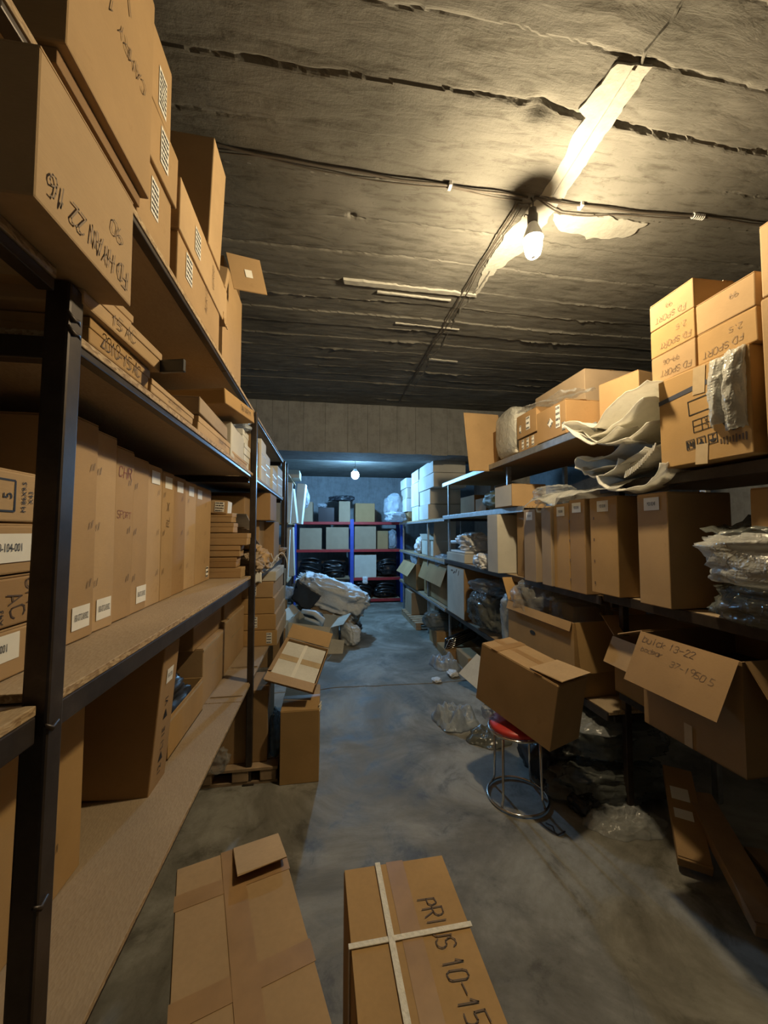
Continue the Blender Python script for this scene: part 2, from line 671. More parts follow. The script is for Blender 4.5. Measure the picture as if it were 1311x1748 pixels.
def flap(side, s, ang, L, mat, parent, wf=0.98, taper=0.004):
    sx, sy, sz = s
    w = (sy if side in ('px', 'nx') else sx) * wf
    out = {'px': Vector((1, 0, 0)), 'nx': Vector((-1, 0, 0)), 'py': Vector((0, 1, 0)), 'ny': Vector((0, -1, 0))}[side]
    half = sx / 2 if side in ('px', 'nx') else sy / 2
    up = Vector((0, 0, 1))
    a = R(ang)
    d = out * -math.cos(a) + up * math.sin(a)
    n = out * math.sin(a) + up * math.cos(a)
    x = d.cross(n)
    org = out * (half + (0.006 if ang > 90 else -0.003)) + up * (sz + 0.004)
    M = Matrix((x, d, n)).transposed().to_4x4()
    M.translation = org
    f = plate('flap', L, w, 0.004, mat, parent, M, 0.003, taper)
    return f, (tuple(org + d * (L / 2) + n * 0.002), tuple(x), tuple(d), tuple(n))


def carton(label, x0, x1, y0, y1, z0, z1, mat='card_tan', rot=(0, 0, 0), opened=None, flapL=None, seam='x', tape=True,
           name='cardboard_box', group=None, cat='box', bev=0.004, jit=0.0012):
    """closed carton: body, two top flaps with a seam, tape; or an open one with walls and hinged flaps.
    opened = {side: angle}; returns root, size"""
    s = (x1 - x0, y1 - y0, z1 - z0)
    root = empty(name, label, cat, ((x0 + x1) / 2, (y0 + y1) / 2, z0), rot, group)
    sx, sy, sz = s
    if opened is None:
        bm = bmesh.new()
        box_bm(bm, (0, 0, (sz - 0.004) / 2), (sx, sy, sz - 0.004), None, bev, jit)
        bm_obj('body', bm, mat, root)
        g = 0.0025
        if seam == 'x':
            slab('flap', -sx / 2 + .002, -g, -sy / 2 + .002, sy / 2 - .002, sz - 0.004, sz, mat, root, 0.001)
            slab('flap', g, sx / 2 - .002, -sy / 2 + .002, sy / 2 - .002, sz - 0.004, sz, mat, root, 0.001)
            if tape:
                slab('tape', -0.024, 0.024, -sy / 2 - .0015, sy / 2 + .0015, sz - 0.0006, sz + 0.0008, 'tape', root, 0)
        elif seam == 'y':
            slab('flap', -sx / 2 + .002, sx / 2 - .002, -sy / 2 + .002, -g, sz - 0.004, sz, mat, root, 0.001)
            slab('flap', -sx / 2 + .002, sx / 2 - .002, g, sy / 2 - .002, sz - 0.004, sz, mat, root, 0.001)
            if tape:
                slab('tape', -sx / 2 - .0015, sx / 2 + .0015, -0.024, 0.024, sz - 0.0006, sz + 0.0008, 'tape', root, 0)
        else:
            slab('lid', -sx / 2 - .002, sx / 2 + .002, -sy / 2 - .002, sy / 2 + .002, sz - 0.035 if sz > .08 else sz * .6, sz, mat, root, 0.002)
        return root, s
    t = CARD_T
    bm = bmesh.new()
    box_bm(bm, (0, 0, t / 2), (sx, sy, t))
    for c, d in (((sx / 2 - t / 2, 0, sz / 2), (t, sy, sz)), ((-sx / 2 + t / 2, 0, sz / 2), (t, sy, sz)),
                 ((0, sy / 2 - t / 2, sz / 2), (sx - 2 * t, t, sz)), ((0, -sy / 2 + t / 2, sz / 2), (sx - 2 * t, t, sz))):
        box_bm(bm, c, d)
    bm_obj('body', bm, mat, root)
    fr = {}
    for side, ang in opened.items():
        L = flapL if flapL else min(sx, sy) / 2
        if isinstance(ang, tuple):
            ang, L = ang
        f, fr[side] = flap(side, s, ang, L, mat, root)
    root['_'] = 0
    del root['_']
    return root, s, fr


# ================================================================== SETTING
XL, XR = -1.32, 4.6            # inner faces of the side walls
Y0, YB = -2.2, 9.5
BEAM_Y0, BEAM_Y1, BEAM_Z = 5.1, 5.75, 2.645

fl = slab('floor', XL - .2, XR + .2, Y0 - .2, YB + .2, -0.2, 0.0, 'floor_concrete', None, 0)
struct(fl, 'stained grey concrete floor running down the aisle')
# casting joint: a shallow raised lip of concrete across the aisle
bm = bmesh.new()
pts = [(x, 4.02 + 0.03 * fbm((x, 0, 0), 1.3) + 0.01 * fbm((x, 3, 0), 7), 0.0) for x in np.linspace(-0.6, 1.7, 60)]
tube_bm(bm, pts, 0.006, 6)
bm_obj('joint_ridge', bm, 'floor_concrete', fl)
w = slab('wall_left', XL - .2, XL, Y0 - .2, YB + .2, 0, CEIL, 'wall_concrete', None, 0); struct(w)
w = slab('wall_right', XR, XR + .2, Y0 - .2, YB + .2, 0, CEIL, 'wall_concrete', None, 0); struct(w)
w = slab('wall_back', XL, XR, YB, YB + .2, 0, CEIL, 'wall_concrete', None, 0); struct(w)
w = slab('wall_front', XL, XR, Y0 - .2, Y0, 0, CEIL, 'wall_concrete', None, 0); struct(w)

# board-marked ceiling: one relief mesh
edges = [-2.3, -1.9, -1.6, -1.25, -.95, -.7, -.4, -.15, .12, .36, .55, .75, .95, 1.15, 1.36, 1.56, 1.77, 2.02, 2.28, 2.54, 2.75, 2.94, 3.12, 3.33, 3.54, 3.74, 3.93, 4.13, 4.33, 4.6, 4.85, 5.2]
offs = [rnd.uniform(-0.005, 0.005) for _ in edges]
xs = np.concatenate([np.linspace(XL - .1, 2.8, 250), np.linspace(2.9, XR + .1, 20)])
ys = np.concatenate([np.linspace(Y0 - .1, -.02, 60), np.linspace(0, BEAM_Y0 + .1, 780)])
from bisect import bisect_right
strong = {1.15: 1.0, 1.36: 1.5, 1.77: .5, 2.02: .6, .75: .9, .36: 1.0, .95: .5}
vs = []
for y in ys:
    for x in xs:
        yy = y + 0.03 * noise.noise(Vector((x * 0.8, y * 0.3, 0))) + 0.010 * noise.noise(Vector((x * 7, y, 4))) + 0.006 * noise.noise(Vector((x * 27, y * 6, 9)))
        k = max(0, bisect_right(edges, yy) - 1)
        ke = k if (k + 1 >= len(edges) or yy - edges[k] < edges[k + 1] - yy) else k + 1
        d = abs(yy - edges[ke])
        h = offs[k] + 0.004 * fbm((x * .6, y * 2, 0), 3.0, 3)
        if d < .03:
            msk = max(0.0, noise.noise(Vector((x * 1.7 + ke * 3.1, ke * 7.7, 0))) * 1.6 + 0.35)
            msk *= max(0.0, .75 + .9 * noise.noise(Vector((x * 14, ke * 5.1, 2))) + .5 * noise.noise(Vector((x * 40, y * 20, 2))))
            g = math.exp(-(d / 0.0075) ** 2)
            if y < 2.4:
                h += g * 0.018 * msk * strong.get(edges[ke], 0.45)       # gouge (upwards)
            else:
                h -= g * 0.012 * msk                                     # fin hanging down
        vs.append((x, y, CEIL + h))
# a knocked-out hole
vs = [(x, y, z + 0.03 * math.exp(-((x - .84) / .05) ** 2 - ((y - 1.36) / .035) ** 2) + 0.018 * math.exp(-((x - .13) / .02) ** 2 - ((y - 2.01) / .02) ** 2)) for x, y, z in vs]
nx_, ny_ = len(xs), len(ys)
fs = [(j * nx_ + i, (j + 1) * nx_ + i, (j + 1) * nx_ + i + 1, j * nx_ + i + 1) for j in range(ny_ - 1) for i in range(nx_ - 1)]
ceil = link('ceiling', mesh('ceiling', vs, fs), 'ceiling_concrete')
struct(ceil, 'rough board-marked concrete ceiling')
cb = slab('ceiling_slab', XL - .2, XR + .2, Y0 - .2, BEAM_Y0 + .1, CEIL + .06, CEIL + .26, 'wall_concrete', ceil, 0)

# white plaster patches left on the ceiling
def patch(pts, nm='plaster_patch', z=CEIL - 0.006, t=0.02, sub=5, amp=0.012, seed=0):
    P = []
    n = len(pts)
    for i in range(n):
        a, b2 = Vector((*pts[i], 0)), Vector((*pts[(i + 1) % n], 0))
        k = max(1, int((b2 - a).length / 0.022))
        for j in range(k):
            q = a.lerp(b2, j / k)
            P.append((q.x + amp * noise.noise(Vector((q.x * 23, q.y * 23, seed))), q.y + amp * noise.noise(Vector((q.x * 23, q.y * 23, seed + 5)))))
    m_ = len(P)
    V_ = [(x, y, z) for x, y in P] + [(x, y, z + t) for x, y in P]
    F_ = [tuple(range(m_))[::-1]] + [(i, (i + 1) % m_, m_ + (i + 1) % m_, m_ + i) for i in range(m_)]
    return link(nm, mesh(nm, V_, F_), 'plaster', ceil)


patch([(1.035, 1.175), (1.165, 1.165), (1.185, 1.72), (1.07, 1.73), (1.055, 1.5), (1.03, 1.42), (1.045, 1.36), (1.0, 1.33)], seed=1)
patch([(1.10, 1.18), (1.112, 1.18), (1.135, 1.71), (1.122, 1.71)], z=CEIL - .012, amp=.002, seed=2)
patch([(1.06, 1.73), (1.185, 1.73), (1.19, 2.07), (1.13, 2.2), (1.07, 2.35), (1.06, 2.6), (1.0, 2.3), (1.01, 2.0)], seed=3, amp=.02)
patch([(1.19, 1.82), (1.45, 1.80), (1.75, 1.80), (1.72, 1.91), (1.5, 1.95), (1.28, 1.92)], seed=4, amp=.02)
patch([(.10, 2.52), (.60, 2.53), (1.05, 2.545), (1.07, 2.57), (.6, 2.572), (.12, 2.565)], seed=5, amp=.012, z=CEIL - .016)
patch([(.35, 2.62), (.9, 2.64), (.9, 2.65), (.35, 2.635)], seed=6, amp=.008, z=CEIL - .014)
patch([(.55, 3.0), (1.1, 3.02), (1.1, 3.03), (.55, 3.015)], seed=7, amp=.008, z=CEIL - .014)
patch([(1.0, 3.6), (1.3, 3.62), (1.3, 3.64), (1.0, 3.63)], seed=8, amp=.01, z=CEIL - .014)
# chipped seam running down the aisle
bm = bmesh.new()
pts = [(1.03 + 0.035 * fbm((0, y, 0), 2.3) + .012 * fbm((2, y, 0), 13), y, CEIL - 0.001 + .004 * fbm((5, y, 0), 9)) for y in np.linspace(2.3, 4.4, 90)]
tube_bm(bm, pts, [0.007 + 0.006 * abs(fbm((9, p[1], 0), 11)) for p in pts], 6)
bm_obj('seam_ridge', bm, 'ceiling_concrete', ceil)
bm = bmesh.new()
pts = [(1.12 + 0.05 * fbm((0, y, 3), 2.3) + .012 * fbm((2, y, 0), 13), y, CEIL - 0.001 + .004 * fbm((5, y, 0), 9)) for y in np.linspace(.2, 1.18, 60)]
tube_bm(bm, pts, [0.006 + 0.005 * abs(fbm((9, p[1], 0), 11)) for p in pts], 6)
bm_obj('seam_ridge', bm, 'ceiling_concrete', ceil)

# downstand beam with board impressions
beam = slab('trim_1', XL - .1, XR + .1, BEAM_Y0 + .012, BEAM_Y1, BEAM_Z + .004, CEIL + .2, 'wall_concrete', None, 0)
struct(beam, 'concrete downstand beam across the aisle')
x = XL
i = 0
while x < XR:
    wd = rnd.uniform(0.16, 0.30)
    slab('board_imprint', x + .0012, x + wd - .0012, BEAM_Y0 - rnd.uniform(0, .004), BEAM_Y0 + .02, BEAM_Z + rnd.uniform(-.008, .004), CEIL + .1, 'wall_concrete', beam, 0.0012)
    x += wd
# rear bay ceiling and its pier
bc = slab('ceiling', XL - .1, XR + .1, BEAM_Y1 - .05, YB + .1, BACK_CEIL, BACK_CEIL + .2, 'ceiling_concrete', None, 0)
struct(bc, 'lower ceiling of the rear bay')
pier = slab('trim_2', 2.3, 2.9, BEAM_Y0 + .02, BEAM_Y1 - .02, 0, BEAM_Z + .02, 'wall_concrete', None, .004)
struct(pier, 'concrete pier beside the right rack')

# ================================================================== LAMPS AND WIRES
bx, by, bz = BULB_POS
lamp = empty('hanging_bulb', 'lit warm bare bulb hanging in a dark socket from the near ceiling', 'light bulb', (bx, by, bz))
DOME = [(0.012, -0.090), (0.026, -0.086), (0.035, -0.074), (0.041, -0.050), (0.044, -0.018), (0.044, 0.0)]
CAP = [(0.003, -0.0935), (0.008, -0.093), (0.012, -0.0905)]
COLLAR = [(0.0445, 0.0005), (0.0495, 0.001), (0.050, 0.006), (0.044, 0.024), (0.034, 0.052), (0.026, 0.072), (0.022, 0.083)]  # flared rim added to block the bulb's light towards the ceiling
lathe('globe', DOME, 'bulb_warm', lamp)
lathe('end_cap', CAP, 'white_plastic', lamp)
lathe('collar', COLLAR, 'white_plastic', lamp)
lathe('socket', [(0.021, 0.078), (0.025, 0.085), (0.026, 0.125), (0.020, 0.135), (0.019, 0.160), (0.010, 0.166)], 'socket', lamp)
tube('flex', [(0.004, 0, .163), (0.006, 0.004, .20), (0.0, 0.01, CEIL - bz - .012)], .004, 'wire', lamp)
tube('flex', [(-.008, 0, .160), (-.014, .01, .195), (-.035, .03, .21), (-.05, .05, CEIL - bz - .012)], .004, 'wire', lamp)
tube('wire_tail', [(-.024, 0, .125), (-.040, 0, .128), (-.045, 0, .115)], .0025, 'wire', lamp)

cx_, cy_, cz_ = COOL_POS
lamp2 = empty('hanging_bulb', 'lit blue-white bare bulb hanging in the far bay behind the beam', 'light bulb', (cx_, cy_, cz_))
lathe('globe', [(0.012, -0.075), (0.036, -0.068), (0.056, -0.049), (0.068, -0.020), (0.070, 0.008), (0.063, 0.036), (0.050, 0.056)], 'bulb_cool', lamp2)
lathe('collar', [(0.051, 0.0565), (0.042, 0.075), (0.030, 0.098), (0.026, 0.11)], 'white_plastic', lamp2)
lathe('socket', [(0.026, 0.105), (0.030, 0.115), (0.030, 0.150), (0.012, 0.16)], 'socket', lamp2)
tube('flex', [(0, 0, .155), (.004, .002, .22), (0, 0, BACK_CEIL - cz_)], .004, 'wire', lamp2)


def cable(label, pts, r=0.005, name='ceiling_cable', n=10, sag=0.006, seed=0.0, mat='wire'):
    P = []
    for a, c in zip(pts[:-1], pts[1:]):
        a, c = Vector(a), Vector(c)
        for k in range(n):
            t = k / n
            q = a.lerp(c, t)
            q.z -= sag * 4 * t * (1 - t)
            q += Vector((.008 * noise.noise(Vector((q.x * 5, q.y * 5, seed))), .010 * noise.noise(Vector((q.x * 4, q.y * 4, seed + 3))), 0))
            P.append(q)
    P.append(Vector(pts[-1]))
    o = tube(name, P, r, mat)
    return tag(o, label, 'cable')


zc = CEIL - .014
cable('thick dark cable strung across the ceiling from the left wall to the bulb', [(-1.2, 1.68, zc), (-.49, 1.69, zc), (.1, 1.73, zc), (.59, 1.73, zc), (1.0, 1.74, zc)], .006, seed=1)
cable('thin dark cable running beside the thick one left of the bulb', [(-.9, 1.73, zc), (-.3, 1.72, zc), (.15, 1.76, zc), (.59, 1.745, zc), (.98, 1.76, zc)], .0035, seed=5)
c3 = cable('dark cable running across the ceiling from the bulb towards the right wall', [(1.03, 1.735, zc), (1.3, 1.74, zc), (1.96, 1.71, zc), (2.6, 1.69, zc), (4.5, 1.6, zc)], .006, seed=2)
cable('thin loose cable sagging to the right of the bulb', [(1.06, 1.74, zc), (1.22, 1.80, zc - .004), (1.5, 1.77, zc), (1.96, 1.72, zc)], .0035, seed=8)
bm = bmesh.new()
for k in range(6):
    a = [(1.935 + k * .012 + .0, 1.71 + .012 * math.cos(t), zc + .012 * math.sin(t)) for t in np.linspace(0, 6.0, 9)]
    tube_bm(bm, a, .0035, 6)
o = bm_obj('tape_coil', bm, 'white_plastic', c3, True)
cable('dark cable running along the ceiling from the bulb towards the beam', [(.97, 1.78, zc), (.955, 2.2, zc), (.95, 2.56, zc), (.94, 3.25, zc), (.94, 4.19, zc), (.95, 4.9, zc)], .005, seed=3)
cable('second thin cable beside the one running towards the beam', [(1.0, 1.80, zc), (.975, 2.3, zc), (.985, 2.8, zc), (.965, 3.3, zc), (.96, 4.2, zc)], .003, seed=4)
for (tx, ty) in ((.59, 1.735), (1.3, 1.745)):
    slab('cable_clip', tx - .008, tx + .008, ty - .018, ty + .018, CEIL - .024, CEIL - .002, 'white_plastic', c3, .002)

# ================================================================== LEFT RACK
rack = empty('storage_rack', 'long dark steel rack with chipboard shelves along the left side of the aisle', 'rack', (-.47, 0, 0))
FX = -.47


def rk(name, x0, x1, y0, y1, z0, z1, mat, bev=.002, rot=None, par=None):
    p = par or rack
    l = p.location
    return slab(name, x0 - l.x, x1 - l.x, y0 - l.y, y1 - l.y, z0, z1, mat, p, bev, rot)


# front posts (hollow square tube look: tube + weld beads), rear posts
bm = bmesh.new()
box_bm(bm, (-.014, 0.762, 1.028), (.042, .042, 2.056), (-1.1, 0, 0), .005)
bm_obj('post', bm, 'dark_steel', rack)
for y in (2.63, 4.46):
    rk('post', FX - .02, FX + .018, y - .019, y + .019, 0, 2.39, 'dark_steel', .005)
    rk('foot_plate', FX - .035, FX + .035, y - .035, y + .035, 0, .006, 'dark_steel', .001)
for y in (.1, .79, 2.63, 4.46):
    rk('rear_post', -1.13, -1.09, y - .02, y + .02, 0, 2.39 if y > .3 else 2.04, 'dark_steel', .005)
LV = {'bottom': .625, 'middle': 1.31, 'upper': 1.975, 'top': 2.395}
for nm, z in LV.items():
    if nm == 'top':
        spans = [(.60, 1.9), (1.902, 3.2), (3.202, 4.48)]
    elif nm == 'upper':
        spans = [(.79, 2.6), (2.66, 4.48)]
    elif nm == 'bottom':
        spans = [(-.2, .735), (.80, 2.345), (2.352, 2.90), (2.91, 4.44)]
    else:
        spans = [(-.2, .735), (.79, 2.60), (2.66, 4.44)]
    fx = FX + (.0 if nm != 'top' else .0)
    for a, c in spans:
        rk('shelf_board', -1.09, fx - (.0 if nm != 'middle' else .003), a, c, z - .017, z, 'chipboard', .002)
    hgt = {'bottom': .012, 'middle': .045, 'upper': .016, 'top': .014}[nm]
    for a, c in spans:
        rk('front_rail', fx - .03, fx - .003, a, c, z - .018 - hgt, z - .0175, 'dark_steel', .003)
        rk('rear_rail', -1.09, -1.06, a, c, z - .018 - .03, z - .0175, 'dark_steel', .003)
    for y in (.79, 2.63, 4.46):
        if not (nm == 'top' and y < 1):
            rk('cross_brace', -1.09, fx - .03, y - .015, y + .015, z - .06, z - .0175, 'dark_steel', .003)
# bay nearest the camera: upper deck that carries the big overhanging box
rk('shelf_board', -1.09, FX + .0, -.2, .735, 2.042, 2.06, 'chipboard')
rk('front_rail', FX - .03, FX - .003, -.2, .735, 2.02, 2.0415, 'dark_steel')
bm = bmesh.new()
for (yy, zz) in ((.78, 1.965), (.778, 1.99), (.765, 1.265), (.755, .98)):
    bm = bmesh.new()
    tube_bm(bm, [(.006, yy - .022, zz + .008), (.009, yy - .01, zz - .003), (.008, yy + .005, zz + .003), (.005, yy + .015, zz - .004)], [.003, .005, .004, .002], 6)
    bm_obj('weld_bead', bm, 'dark_steel', rack, True)
tag(tube('steel_pipe', [(-.96, .70, 1.99), (-.62, .66, 2.0)], .016, 'galv', None, 14), 'short metal pipe end poking out under the large overhanging box', 'pipe')

G_TOP = 'cartons piled on the top shelf of the left rack'
# ---- top deck
r, s = carton('large carton overhanging the nearest post, upside-down marker writing along its bottom edge', -.95, -.40, .575, .845, 2.062, 2.285, 'card_light', group=G_TOP)
f = frame('px', s)
writing(f, 'FD HYAN 22 16', .0, -.07, .034, r, 180, 'pencil', wf=.42)
writing(f, '90', .07, .0, .026, r, 180, 'pencil')
r, s = carton('biggest carton at the upper left corner, faded writing across its face', -.98, -.442, .69, 1.005, 2.43, 2.95, 'card_tan', group=G_TOP)
f = frame('px', s)
writing(f, 'YAR', -.02, .10, .055, r, 172, 'pencil')
writing(f, 'CAMRY 12', .02, -.02, .03, r, 176, 'pencil')
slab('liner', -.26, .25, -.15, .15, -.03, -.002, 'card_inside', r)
r, s = carton('labelled carton lying on the top deck, lowest of the three-high labelled stack', -1.0, -.475, 1.01, 1.225, 2.397, 2.598, 'card_tan', group=G_TOP)
sticker(frame('px', s), -.01, .02, .045, .10, r, lines=6)
r, s = carton('labelled carton in the middle of the three-high labelled stack', -1.0, -.468, 1.01, 1.245, 2.602, 2.768, 'card_tan', (0, 0, -1), group=G_TOP)
sticker(frame('px', s), .02, .01, .05, .105, r, lines=6)
r, s = carton('labelled carton on top of the three-high stack, its printed sticker glossy', -1.0, -.47, .98, 1.19, 2.772, 2.985, 'card_tan', group=G_TOP)
sticker(frame('px', s), .04, -.03, .05, .115, r, lines=7)
r, s = carton('long carton under another, sticker near its front end, on the top deck', -1.0, -.472, 1.27, 1.755, 2.397, 2.56, 'card_tan', group=G_TOP)
sticker(frame('px', s), -.14, .02, .06, .09, r, lines=5)
writing(frame('px', s), 'AURIS', .05, .03, .025, r, 90, 'marker')
r, s = carton('long carton lying on the lower sticker carton, torn far corner', -1.0, -.468, 1.26, 1.87, 2.563, 2.735, 'card_light', (0, 0, .6), group=G_TOP)
sticker(frame('px', s), -.13, -.005, .06, .09, r, lines=5)
writing(frame('px', s), 'VERSO', .07, .0, .025, r, 90, 'marker')
sheet('torn_edge', lambda u, v: (.264 + .006 * v + .004 * fbm((u, v, 0), 9), .24 + .07 * u, .045 - .055 * v * (1 - .4 * u) - .02 * u), 8, 6, 'card_light', r, .004, False)
r, s = carton('tall carton standing on the long cartons, its narrow face lit and side in shade', -.90, -.462, 1.545, 1.715, 2.738, 3.175, 'card_light', (0, 2, 0), group=G_TOP)
r, s, fr = carton('far open carton whose sticker flap juts out over the aisle', -1.0, -.495, 1.895, 2.3, 2.397, 2.93, 'card_tan', opened={'py': (60, .12)}, group=G_TOP)
# the flap that stands out square to the aisle, facing the camera
U_ = Vector((-.04, 0.0, .18)).normalized(); V_ = Vector((.12, 0.075, .115)); V_ = (V_ - U_ * V_.dot(U_)).normalized(); N_ = U_.cross(V_)
Mf = Matrix((U_, V_, N_)).transposed().to_4x4(); Mf.translation = Vector((.285, -.215, .453))
fl_ = plate('flap', .165, .18, .004, 'card_tan', r, Mf, .002)
SG = -1 if N_.y > 0 else 1
sticker((tuple(Mf @ Vector((-.0, .08, SG * .0025))), tuple(V_), tuple(U_ if V_.cross(U_).dot(N_) * SG > 0 else -U_), tuple(N_ * SG)), 0.01, 0, .035, .04, r)
r, s = carton('small torn carton scrap beside the tall standing carton on the top deck', -.62, -.47, 1.80, 1.87, 2.737, 2.83, 'card_light', (0, 8, 10), group=G_TOP)

# ---- upper shelf
G_UP = 'flat cartons along the upper shelf of the left rack'
r, s = carton('flat carton marked 2010-15 AC lying on the upper shelf beside the nearest post', -1.0, -.472, .835, 1.10, 1.977, 2.030, 'card_orange', seam='lid', group=G_UP)
writing(frame('px', s), '2010-15 AC', -.005, 0, .028, r, 0, 'marker', wf=.48)
r, s = carton('flat carton marked 15 AC lying across the 2010-15 box, dark end towards the aisle', -.97, -.455, .80, 1.125, 2.033, 2.085, 'card_light', (0, 0, -2), seam='lid', group=G_UP)
writing(frame('px', s), '15 AC', -.02, .0, .026, r, 0, 'marker')
bm = bmesh.new()
box_bm(bm, (.29, .158, .018), (.07, .012, .036), (0, 0, -12), .003)
bm_obj('end_flap', bm, 'dark_plastic', r)
r, s = carton('short flat carton topmost above the 15 AC box', -.92, -.485, .80, 1.03, 2.089, 2.135, 'card_light', (0, 0, -3), seam='lid', group=G_UP)
writing(frame('px', s), 'AC', .03, .0, .024, r, 0, 'pencil')
r, s = carton('thin long carton with faint writing, second along the upper shelf edge', -1.0, -.472, 1.115, 1.45, 1.977, 2.016, 'card_light', seam='lid', group=G_UP)
writing(frame('px', s), 'W169 C200', 0, 0, .014, r, 0, 'pencil')
r, s = carton('lower of two grey-brown cartons near the middle of the upper shelf', -1.0, -.476, 1.52, 2.0, 1.977, 2.035, 'card_light', seam='lid', group=G_UP)
writing(frame('px', s), 'RAV4 12', .1, 0, .022, r, 0, 'marker')
r, s = carton('upper of two grey-brown cartons near the middle of the upper shelf', -.98, -.468, 1.49, 1.93, 2.038, 2.10, 'card_grey', (0, 0, 1), group=G_UP)
r, s = carton('orange carton tilted out over the aisle on the upper shelf, scribbled on its side', -.95, -.415, 1.80, 2.22, 2.165, 2.235, 'card_orange', (4, -3, -7), group=G_UP)
writing(frame('px', s), '08 NKR M', .07, 0, .026, r, 0, 'ink')
r, s = carton('pale carton supporting the tilted orange one', -.98, -.478, 2.0, 2.36, 1.977, 2.15, 'card_pale', (0, 0, 2), group=G_UP)
r, s = carton('thin brown carton in front of the pale one, its flap end bent up', -.62, -.475, 2.02, 2.42, 1.977, 2.01, 'card_light', seam='lid', group=G_UP)
for k, (a, c, z0, z1, xx) in enumerate(((2.40, 2.56, 1.977, 2.06, -.49), (2.40, 2.57, 2.063, 2.13, -.485), (2.41, 2.58, 2.133, 2.22, -.50))):
    carton(['bottom', 'middle', 'top'][k] + ' small white box of the three stacked just before the second post', -.9, xx, a, c, z0, z1, 'card_white', seam='lid', group='small white boxes on the upper shelf')
o = lump('plastic_bag', (.26, .16, .07), 'film_blue', None, 3.3, .5)
o.location = (-.60, 2.48, 2.223)
tag(o, 'crumpled clear plastic bag on the small white boxes by the second post', 'plastic bag')
k = 0
names = ['brown end carton standing just past the second post on the upper shelf', 'tall white box past the second post, nearest of the white row',
         'second tall white box past the second post', 'third, lower white box of the row past the second post', 'last white box of the row, beside the third post']
for (a, c, z1, xx, mt) in ((2.70, 2.98, 2.26, -.50, 'card_brown'), (2.99, 3.24, 2.30, -.485, 'card_white'), (3.26, 3.52, 2.24, -.49, 'card_white'), (3.56, 3.95, 2.18, -.48, 'card_white'), (4.0, 4.4, 2.26, -.48, 'card_white')):
    r, s = carton(names[k], -.95, xx, a, c, 1.977, z1, mt, (0, 0, rnd.uniform(-2, 2)), group='boxes on the upper shelf past the second post')
    f = frame('px', s)
    for q in range(2):
        flat_poly('seam_line', [rect(s[1] * .98, .004)], f, 0, (-.15 + .3 * q) * s[2], 0, .0012, 'tape', r)
    k += 1

# ---- middle shelf: stack behind the nearest post
G_B0 = 'stacked cartons behind the nearest post'
zz = [1.312, 1.412, 1.515, 1.617, 1.722]
for k in range(4):
    lab = ['lowest carton of the four stacked behind the nearest post, white number sticker', 'second carton up behind the nearest post, marked CHR AC in marker',
           'third carton up behind the nearest post, sticker ending 104-001', 'top carton of the four behind the nearest post, printed M.86X9.5'][k]
    r, s = carton(lab, -1.05, -.612 + .003 * k, .50, .955, zz[k], zz[k + 1] - .003, ['card_tan', 'card_brown', 'card_tan', 'card_light'][k], (0, 0, rnd.uniform(-.6, .6)), group=G_B0)
    f = frame('px', s)
    if k == 0:
        sticker(f, .105, .012, .12, .052, r, '70-104-001', sx=.62)
    if k == 2:
        sticker(f, .12, .002, .12, .056, r, '70-104-001', sx=.62)
    if k == 1:
        writing(f, 'CHR', .195, .0, .034, r, -80, 'marker')
        writing(f, 'AC', .15, -.01, .034, r, -75, 'marker')
        printed(f, 'X43', .112, -.028, .018, r, 90, 'ink')
    if k == 3:
        printed(f, 'M.86X9.5', .148, 0, .016, r, 90, 'ink')
        printed(f, 'X43', .166, 0, .016, r, 90, 'ink')
        writing(f, 'AC', .20, .005, .03, r, 100, 'marker')
        fr_ = []
        for rc in (rect(.05, .004, .1, .03), rect(.05, .004, .1, -.03), rect(.004, .06, .125, 0)):
            fr_.append(rc)
        flat_poly('printed_frame', fr_, f, 0, 0, 0, .0014, 'ink', r)
        printed(f, '5', .108, .0, .03, r, 90, 'ink')
    writing(f, '//', .20, .036, .014, r, 15, 'ink', name='printed_tick', wd=.16)

